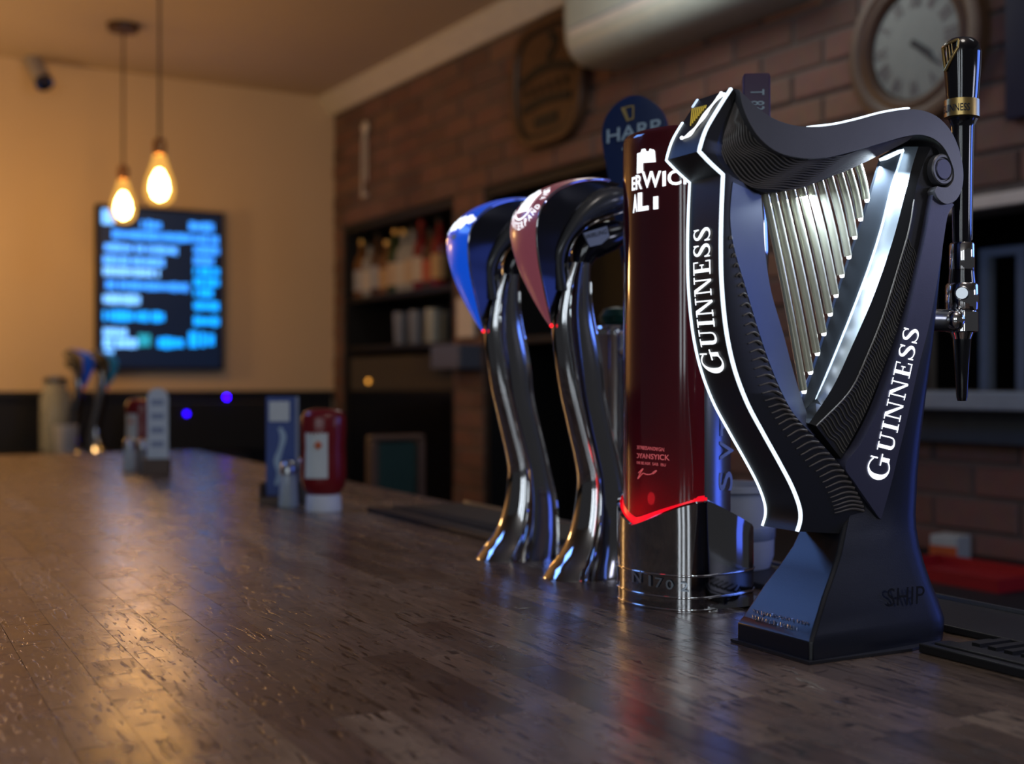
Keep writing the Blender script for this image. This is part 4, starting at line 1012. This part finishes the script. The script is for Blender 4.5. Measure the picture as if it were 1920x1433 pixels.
# dark side counter along the back wall and things on it
sco = MB().box((-2.9, SC-.62, 0), (ND-.62, SC-.06, .985), MW).build('side_counter', M['wains']); tag(sco, 'long black side counter under the cream back wall', 'counter')
for pxf, dn_, rot, mt, lab_ in ((184, .30, 163, 'plate_t', 'distant beer fount with a teal badge, on the black side counter'), (140, .47, 152, 'plate_f', 'distant beer fount with a blue badge, beside the glass jar on the side counter')):
    fp = MW@Vector((bpx(pxf, 800, dn_)[0], SC-dn_, .987))
    far = dup(swan, fp, math.radians(rot), lab_, 'far swan-necked founts', swap={'badge_plate': M[mt]})
    for ch in list(far.children):
        if ch.name.startswith('badge_print'): bpy.data.objects.remove(ch)
jp = MW@Vector((bpx(104, 800, .25)[0], SC-.25, .987))
jar = empty('glass_jar', jp, 0, 'tall cloudy glass jar beside the distant beer fount', 'jar')
MB().lathe([(.055, 0), (.06, .01), (.06, .22), (.045, .26), (.045, .28), (.043, .28), (.043, .25), (.055, .21), (.055, .012), (.001, .008)], 28).build('jar_glass', mat('cloudy_glass', (.50, .53, .50), .2, alpha=.42), jar, 40)
MB().lathe([(.046, .28), (.048, .283), (.048, .30), (.02, .31), (.001, .312)], 24).build('jar_lid', M['steel'], jar, 40)
cpn = MW@Vector((bpx(124, 800, .56)[0], SC-.56, .987))
cup = MB().lathe([(.034, 0), (.036, .003), (.044, .12), (.042, .12), (.034, .006), (.001, .005)], 24).build('paper_cup', M['tub'], None, 40); cup.location = cpn; tag(cup, 'grey white cup in front of the distant beer fount', 'cup')
amp = empty('amplifier', MW@Vector((bpx(388, 800, .30)[0], SC-.30, .987)), THW, 'black amplifier with two blue indicator lights against the dark panelling', 'amplifier')
MB().box((-.26, -.12, 0), (.26, .12, .20)).build('amplifier_case', M['void'], amp, None, .004)
def led_on(px, py, m, r):
    p = hit(px, py, UW, SC-.425); l = Matrix.Rotation(-THW, 4, 'Z')@(p-amp.location)
    MB().lathe([(r, -.003), (r, .002), (r*.6, .005), (.0003, .006)], 14, M=Matrix.Translation(l)@Matrix.Rotation(math.pi/2, 4, 'X')).build('indicator_light', m, amp, 50)
led_on(425, 745, M['blueled'], .009); led_on(350, 776, M['blueled2'], .009)

# ------------------------------------------------------------------ brick wall: shelving in the recesses
def shelving(name, s0, s1, zs, label):
    e = empty(name, wal((s0+s1)/2, ND+.2, 0), 0, label, 'shelving'); iv = Matrix.Translation(-(wal((s0+s1)/2, ND+.2, 0)))@MW
    MB().box((ND+.37, s0+.004, .02), (ND+.395, s1-.004, ztop-.006), iv).build('back_panel', M['void'], e)
    for a in (s0+.004, s1-.029): MB().box((ND+.012, a, .02), (ND+.37, a+.025, ztop-.006), iv).build('side_panel', M['void'], e)
    for z in zs: MB().box((ND+.02, s0+.030, z-.022), (ND+.368, s1-.030, z), iv).build('shelf', M['void'], e)
    MB().box((ND+.012, s0+.030, ztop-.036), (ND+.368, s1-.030, ztop-.006), iv).build('top_panel', M['void'], e)
    return e, iv
zsA, zsB = wpx(745, 553, -.10)[1], wpx(745, 648, -.10)[1]
sh1, iv1 = shelving('back_bar_shelving', s1a, s1b, (zsA, zsB), 'black back bar shelving with bottles, beside the cream wall corner')
MB().box((ND+.022, s1a+.034, .06), (ND+.040, s1b-.034, zsB-.05), iv1).build('cooler_door', M['black_gloss'], sh1)
ap = hit(690, 715, NW, ND+.018); l = ap-sh1.location
MB().lathe([(.0105, -.004), (.0105, .003), (.0003, .008)], 14, M=Matrix.Translation(l)@(Vector((-NW[0], -NW[1], 0))).to_track_quat('Z', 'Y').to_matrix().to_4x4()).build('indicator_light', M['amberled'], sh1, 50)
sh2, _ = shelving('back_bar_shelving', s2a, s2b, (zsB,), 'black empty shelving recess behind the tall founts')
bcol = {'clear': (.30, .32, .33), 'amber': (.16, .075, .025), 'green': (.02, .05, .02), 'red': (.16, .012, .018), 'brown': (.07, .035, .02)}
bm_ = {k: mat(k+'_bottle', v, .15, coat=.3) for k, v in bcol.items()}
lm = [mat('bottle_label', c, .6) for c in ((.50, .47, .42), (.46, .36, .26), (.33, .36, .42), (.42, .10, .06), (.45, .30, .15))]
def bottle(px, h, r, kind, li, dn, label, capm):
    s = min(wpx(px, 553, -dn)[0], s1b-.029-r-.006); p = wal(s, ND+dn, zsA+.0005)
    b = empty('bottle', p, THW, label, 'bottle', 'spirit bottles on the back bar shelf')
    MB().lathe([(r*.92, 0), (r, .006), (r, h*.58), (r*.85, h*.67), (r*.38, h*.76), (r*.34, h*.93), (r*.30, h*.93)], 20).build('glass', bm_[kind], b, 40)
    MB().lathe([(r*.40, h*.92), (r*.40, h*.995), (r*.2, h)], 16).build('cap', capm, b, 40)
    MB().lathe([(r*1.0, h*.12), (r*1.02, h*.122), (r*1.02, h*.47), (r*1.0, h*.472)], 20).build('label', lm[li], b, 40)
for a in ((672, .27, .037, 'amber', 2, .07, 'amber spirit bottle with grey blue label, leftmost on the shelf', M['gold']),
          (694, .25, .037, 'clear', 0, .07, 'clear spirit bottle with white label, second from the left on the shelf', M['void']),
          (710, .28, .037, 'brown', 2, .07, 'brown spirit bottle with a pale blue label', M['void']),
          (726, .24, .037, 'amber', 4, .07, 'amber spirit bottle with an orange label', M['gold']),
          (742, .28, .037, 'green', 1, .07, 'dark green bottle with a tan label', M['gold']),
          (758, .27, .037, 'clear', 0, .07, 'clear bottle with a cream label, in the middle of the shelf', M['gold']),
          (774, .28, .037, 'clear', 1, .07, 'tall clear bottle with a tan label', M['void']),
          (791, .29, .037, 'red', 0, .07, 'tall dark red bottle with a cream label', M['redtray']),
          (808, .25, .037, 'brown', 3, .07, 'squat brown bottle with a red label', M['void']),
          (825, .285, .037, 'red', 4, .07, 'red bottle with an orange label, rightmost on the shelf', M['void'])): bottle(*a)
for i, (px, dn) in enumerate(((752, .08), (766, .18), (781, .08), (797, .18), (813, .08), (828, .18))):
    s = wpx(px, 648, -dn)[0]; g_ = MB().lathe([(.026, 0), (.028, .003), (.034, .14), (.032, .14), (.027, .008), (.001, .006)], 20).build('pint_glass', M['label'] if i < 3 else M['shaker'], None, 40)
    g_.location = wal(s, ND+dn, zsB+.0005); tag(g_, ('bluish' if i < 3 else 'clear')+' drinking glass on the lower back bar shelf, '+('leftmost', 'second from left', 'third from left', 'third from right', 'second from right', 'rightmost')[i]+' of six', 'glass', 'glasses on the lower back bar shelf')
# pale notice and ledge on the brick pier between the recesses
sa, za = wpx(893, 632); sb_, zb = wpx(862, 560)
o = MB().box((ND-.014, sa, za), (ND-.002, sb_, zb), MW).build('notice', M['trim'], None, None, .002); tag(o, 'pale cream notice on the brick pier beside the shelving', 'notice')
sa, za = wpx(905, 690, .1); sb_, zb = wpx(842, 646, .1)
o = MB().box((ND-.10, s2b+.003, za), (ND-.004, s1a-.003, zb), MW).build('pier_ledge', mat('blue_grey_shelf', (.10, .11, .15), .4), None, None, .003); tag(o, 'small blue grey ledge on the brick pier below the notice', 'ledge')
# hanging ornament
so, zo = wpx(690, 240)
orn = empty('wall_ornament', wal(so, ND-.004, zo), THW, 'thin pale hanging ornament of a ring and two rods on the brick wall', 'ornament')
MB().lathe([(.012, 0), (.026, .004), (.030, .010), (.022, .018), (.001, .02)], 20, M=Matrix.Rotation(-math.pi/2, 4, 'Y')).build('rosette', M['trim'], orn, 50)
for dy, l in ((.015, .30), (-.02, .24)): MB().tube([(-.012, dy*.4, -.01), (-.014, dy, -.06), (-.014, dy*1.2, -l)], .005, 8).build('rod', M['trim'], orn)
MB().tube([(-.014, .016, -.30), (-.014, -.022, -.30)], .010, 8).build('crossbar', M['trim'], orn)
# wooden plaque
sp0, zp0 = wpx(1024, 152, .03)
pl = empty('plaque', wal(sp0, ND-.003, zp0), THW, 'dark carved wooden barrel-shaped plaque hanging on the brick wall', 'plaque')
hwid, hh = .225, .215
def pshape(k, kz_=None):
    q = []
    for i in range(48):
        t = 2*math.pi*i/48; c, s = math.cos(t), math.sin(t); e = .42
        y = hwid*k*math.copysign(abs(c)**e, c); z = (hh*(kz_ or k))*math.copysign(abs(s)**e, s)
        y *= 1-.22*(z/hh)**2*(1 if z < 0 else .7); q.append((y, z))
    return q
MB().loft([[Vector((x, y, z)) for y, z in pshape(k)] for x, k in ((0, 1), (-.030, 1), (-.036, .98), (-.036, .86), (-.026, .84))]).build('board', M['woodmid'], pl, 35)
MB().loft([[Vector((x, y, z)) for y, z in pshape(k)] for x, k in ((-.0255, .838), (-.029, .836), (-.029, .79), (-.0255, .78))], caps=False).build('dark_border', M['void'], pl, 35)
mb = MB()
def pbar(pts, w_): 
    for a, b, c, d in stroke(pts, w_): mb.loft([[Vector((-.0265, -p[0], p[1])) for p in (a, b, c, d)], [Vector((-.031, -p[0], p[1])) for p in (a, b, c, d)]])
pbar([(.02, .155), (.055, .13), (.05, .10), (.02, .08), (.03, .06)], [.02, .035, .03, .03, .015])
pbar([(-.16, .02), (-.05, .045), (.06, .042), (.17, .015)], [.03, .03, .03, .03])
for k in range(6): pbar([(-.13+k*.05, -.005), (-.125+k*.05, -.035)], [.018, .018])
pbar([(-.15, -.075), (0, -.062), (.15, -.075)], [.03, .03, .03]); pbar([(-.07, -.13), (.07, -.13)], [.04, .04])
mb.build('carving', M['void'], pl)
# air conditioner
pb = hit(1070, 130, NW, ND-.16); sA, zA = float(UW@np.array(pb[:2])), pb.z
ac = empty('air_conditioner', wal(sA-.45, ND-.005, zA), THW, 'long off-white wall air conditioner high on the brick wall', 'air conditioner')
prof_ = [(0, .006), (-.10, 0), (-.15, .008), (-.185, .04), (-.20, .09), (-.20, .22), (-.18, .27), (0, .275)]
MB().loft([[Vector((x*k, y, .14+(z-.14)*k)) for x, z in cr(prof_, 30)] for y, k in ((-.43, .94), (-.42, .985), (-.40, 1), (.40, 1), (.42, .985), (.43, .94))]).build('case', M['plastic'], ac, 40)
MB().loft([[Vector((x, y, z)) for x, z in ((-.192, .060), (-.206, .095), (-.2035, .098), (-.189, .063))] for y in (-.39, .39)]).build('louvre', M['trim'], ac)
MB().box((-.2025, -.39, .100), (-.199, .39, .104)).build('vent_slot', M['label'], ac)
# clock
sk, zk = wpx(1703, 80, .04)
ck = empty('wall_clock', wal(sk, ND-.002, zk), THW, 'round wall clock with brown wooden rim and pale face on the brick wall', 'clock')
Mk = Matrix.Rotation(-math.pi/2, 4, 'Y')
MB().lathe([(.19, 0), (.195, .012), (.188, .03), (.165, .034), (.150, .026), (.146, .0)], 56, M=Mk, ring=True).build('rim', M['woodmid'], ck, 40)
MB().lathe([(.150, .018), (.150, .0275), (.140, .030), (.126, .022), (.125, .010), (.145, .010)], 56, M=Mk, ring=True).build('inner_ring', M['wooddark'], ck, 40)
fc = MB().lathe([(.123, .002), (.123, .016), (.001, .0165)], 56, M=Mk).build('face', M['face'], ck, 40)
rom = ['XII', 'I', 'II', 'III', 'IIII', 'V', 'VI', 'VII', 'VIII', 'IX', 'X', 'XI']
for k, r in enumerate(rom):
    a = math.pi/2-k*math.pi/6; w_ = .010+.0075*len(r)
    put_text('numeral', r, lambda u, v: Vector((-.0172, -((.100+(v-.5)*.034)*math.cos(a)+(u-.5)*w_*math.sin(a)), (.100+(v-.5)*.034)*math.sin(a)-(u-.5)*w_*math.cos(a))), M['faceink'], fc, .03)
for ang, l, w_ in ((-35, .062, .0075), (-42, .095, .005)):
    a = math.radians(ang); dx, dz = math.cos(a), math.sin(a)
    mb = MB(); q_ = [(-.01, -w_), (l*.7, -w_), (l, 0), (l*.7, w_), (-.01, w_)]
    mb.loft([[Vector((x, -(p*dx-s*dz), p*dz+s*dx)) for p, s in q_] for x in (-.018, -.020)]); mb.build('clock_hand', M['ink'], fc)
# dark blue panel at the right edge
sa, za = wpx(1990, 205, .03); sb_, zb = wpx(1886, -70, .03)
bp_ = MB().box((ND-.035, sa, za), (ND-.003, sb_, zb), MW).build('wall_panel', mat('deep_navy', (.006, .012, .04), .3), None, None, .003); tag(bp_, 'dark navy panel on the brick wall at the right of the clock', 'panel')
# shelf recess at the right: lintel, ledge, post, counter
o = MB().box((ND-.030, s3a-.05, z3b), (ND-.002, s3b+.02, z3b+.028), MW).build('lintel_strip', M['trim'], None, None, .002); tag(o, 'pale strip along the top of the dark recess right of the harp fount', 'strip')
zl = wpx(1850, 735, .16)[1]; zl2 = wpx(1850, 770, .16)[1]; zl3 = wpx(1850, 832, .05)[1]
lg = empty('recess_ledge', wal((s3a+s3b)/2, ND, zl), 0, 'steel ledge with a blue grey front below the dark recess', 'ledge'); ivl = Matrix.Translation(-lg.location)@MW
MB().box((ND-.16, s3a-.05, zl2), (ND-.004, s3b+.10, zl), ivl).build('ledge_top', mat('pale_blue_laminate', (.24, .31, .38), .35), lg, None, .004)
MB().box((ND-.05, s3a-.05, zl3), (ND-.003, s3b+.10, zl2-.001), ivl).build('ledge_front', mat('blue_grey_glass', (.06, .085, .11), .2), lg)
rk = empty('steel_rack', wal(wpx(1885, 700, -.2)[0], ND+.2, zl), THW, 'grey steel upright rack in the dark recess at right', 'rack')
for y in (-.05, .05): MB().box((-.012, y-.012, 0), (.012, y+.012, z3b-zl-.08)).build('upright', M['label'], rk)
MB().box((-.012, -.062, z3b-zl-.08), (.012, .062, z3b-zl-.06)).build('crosspiece', M['label'], rk)
cs1 = wpx(1330, 800)[0]
bc = empty('back_counter', wal((S0+cs1)/2, ND-.25, 0), 0, 'dark back counter along the brick wall behind the bar', 'counter'); ivc = Matrix.Translation(-bc.location)@MW
MB().box((ND-.48, S0, 0), (ND-.012, cs1, .865), ivc).build('cabinet', M['wains'], bc)
MB().box((ND-.50, S0, .866), (ND-.010, cs1+.01, .895), ivc).build('worktop', M['void'], bc, None, .002)
def on_counter(px, py, z=.8955):
    d = (CAMZ-z)*FPX/(py-CY); return Vector(((px-CX)/FPX*d, d, z))
rt_ = empty('red_tray', on_counter(1812, 1085), THW, 'flat red plastic tray on the dark back counter', 'tray')
MB().box((-.09, -.14, 0), (.09, .14, .006)).build('tray_base', M['redtray'], rt_)
for a in (((-.09, -.14, .006), (-.084, .14, .024)), ((.084, -.14, .006), (.09, .14, .024)), ((-.084, -.14, .006), (.084, -.134, .024)), ((-.084, .134, .006), (.084, .14, .024))): MB().box(*a).build('tray_rim', M['redtray'], rt_)
pk_ = empty('snack_box', on_counter(1782, 1052, .8955), THW+.2, 'small orange and white box behind the red tray', 'box')
MB().box((-.03, -.03, 0), (.03, .03, .055)).build('carton', M['plastic'], pk_, None, .002)
MB().box((-.0306, -.0306, .012), (-.030, .0306, .034)).build('orange_band', M['orange'], pk_)
# stool behind the far end of the bar
st = empty('bar_stool', Vector((at(742, 900, 3.3).x, 3.3, 0)), math.radians(38), 'wooden bar stool with a green padded back beyond the bar', 'bar stool')
zt_ = CAMZ-(818-CY)/FPX*3.3; 
pad_ = MB().box((-.062, -.012, zt_-.20), (.062, .014, zt_-.014)).build('back_pad', M['greenpad'], st, None, .008)
MB().box((-.085, -.018, zt_-.012), (.085, .018, zt_+.004)).build('top_rail', M['pinkwood'], st, None, .006)
for x in (-.085, .065): MB().box((x, -.018, .0), (x+.020, .018, zt_-.0125)).build('rear_leg', M['pinkwood'], st, None, .004)
for x in (-.15, .128): MB().box((x, .30, .0), (x+.022, .336, .70)).build('front_leg', M['pinkwood'], st, None, .004)
MB().box((-.155, .02, .70), (.155, .345, .735)).build('seat', M['greenpad'], st, None, .012)
for y in (.0, .31): MB().box((-.11, y-.008, .28), (.11, y+.008, .30)).build('stretcher', M['pinkwood'], st)
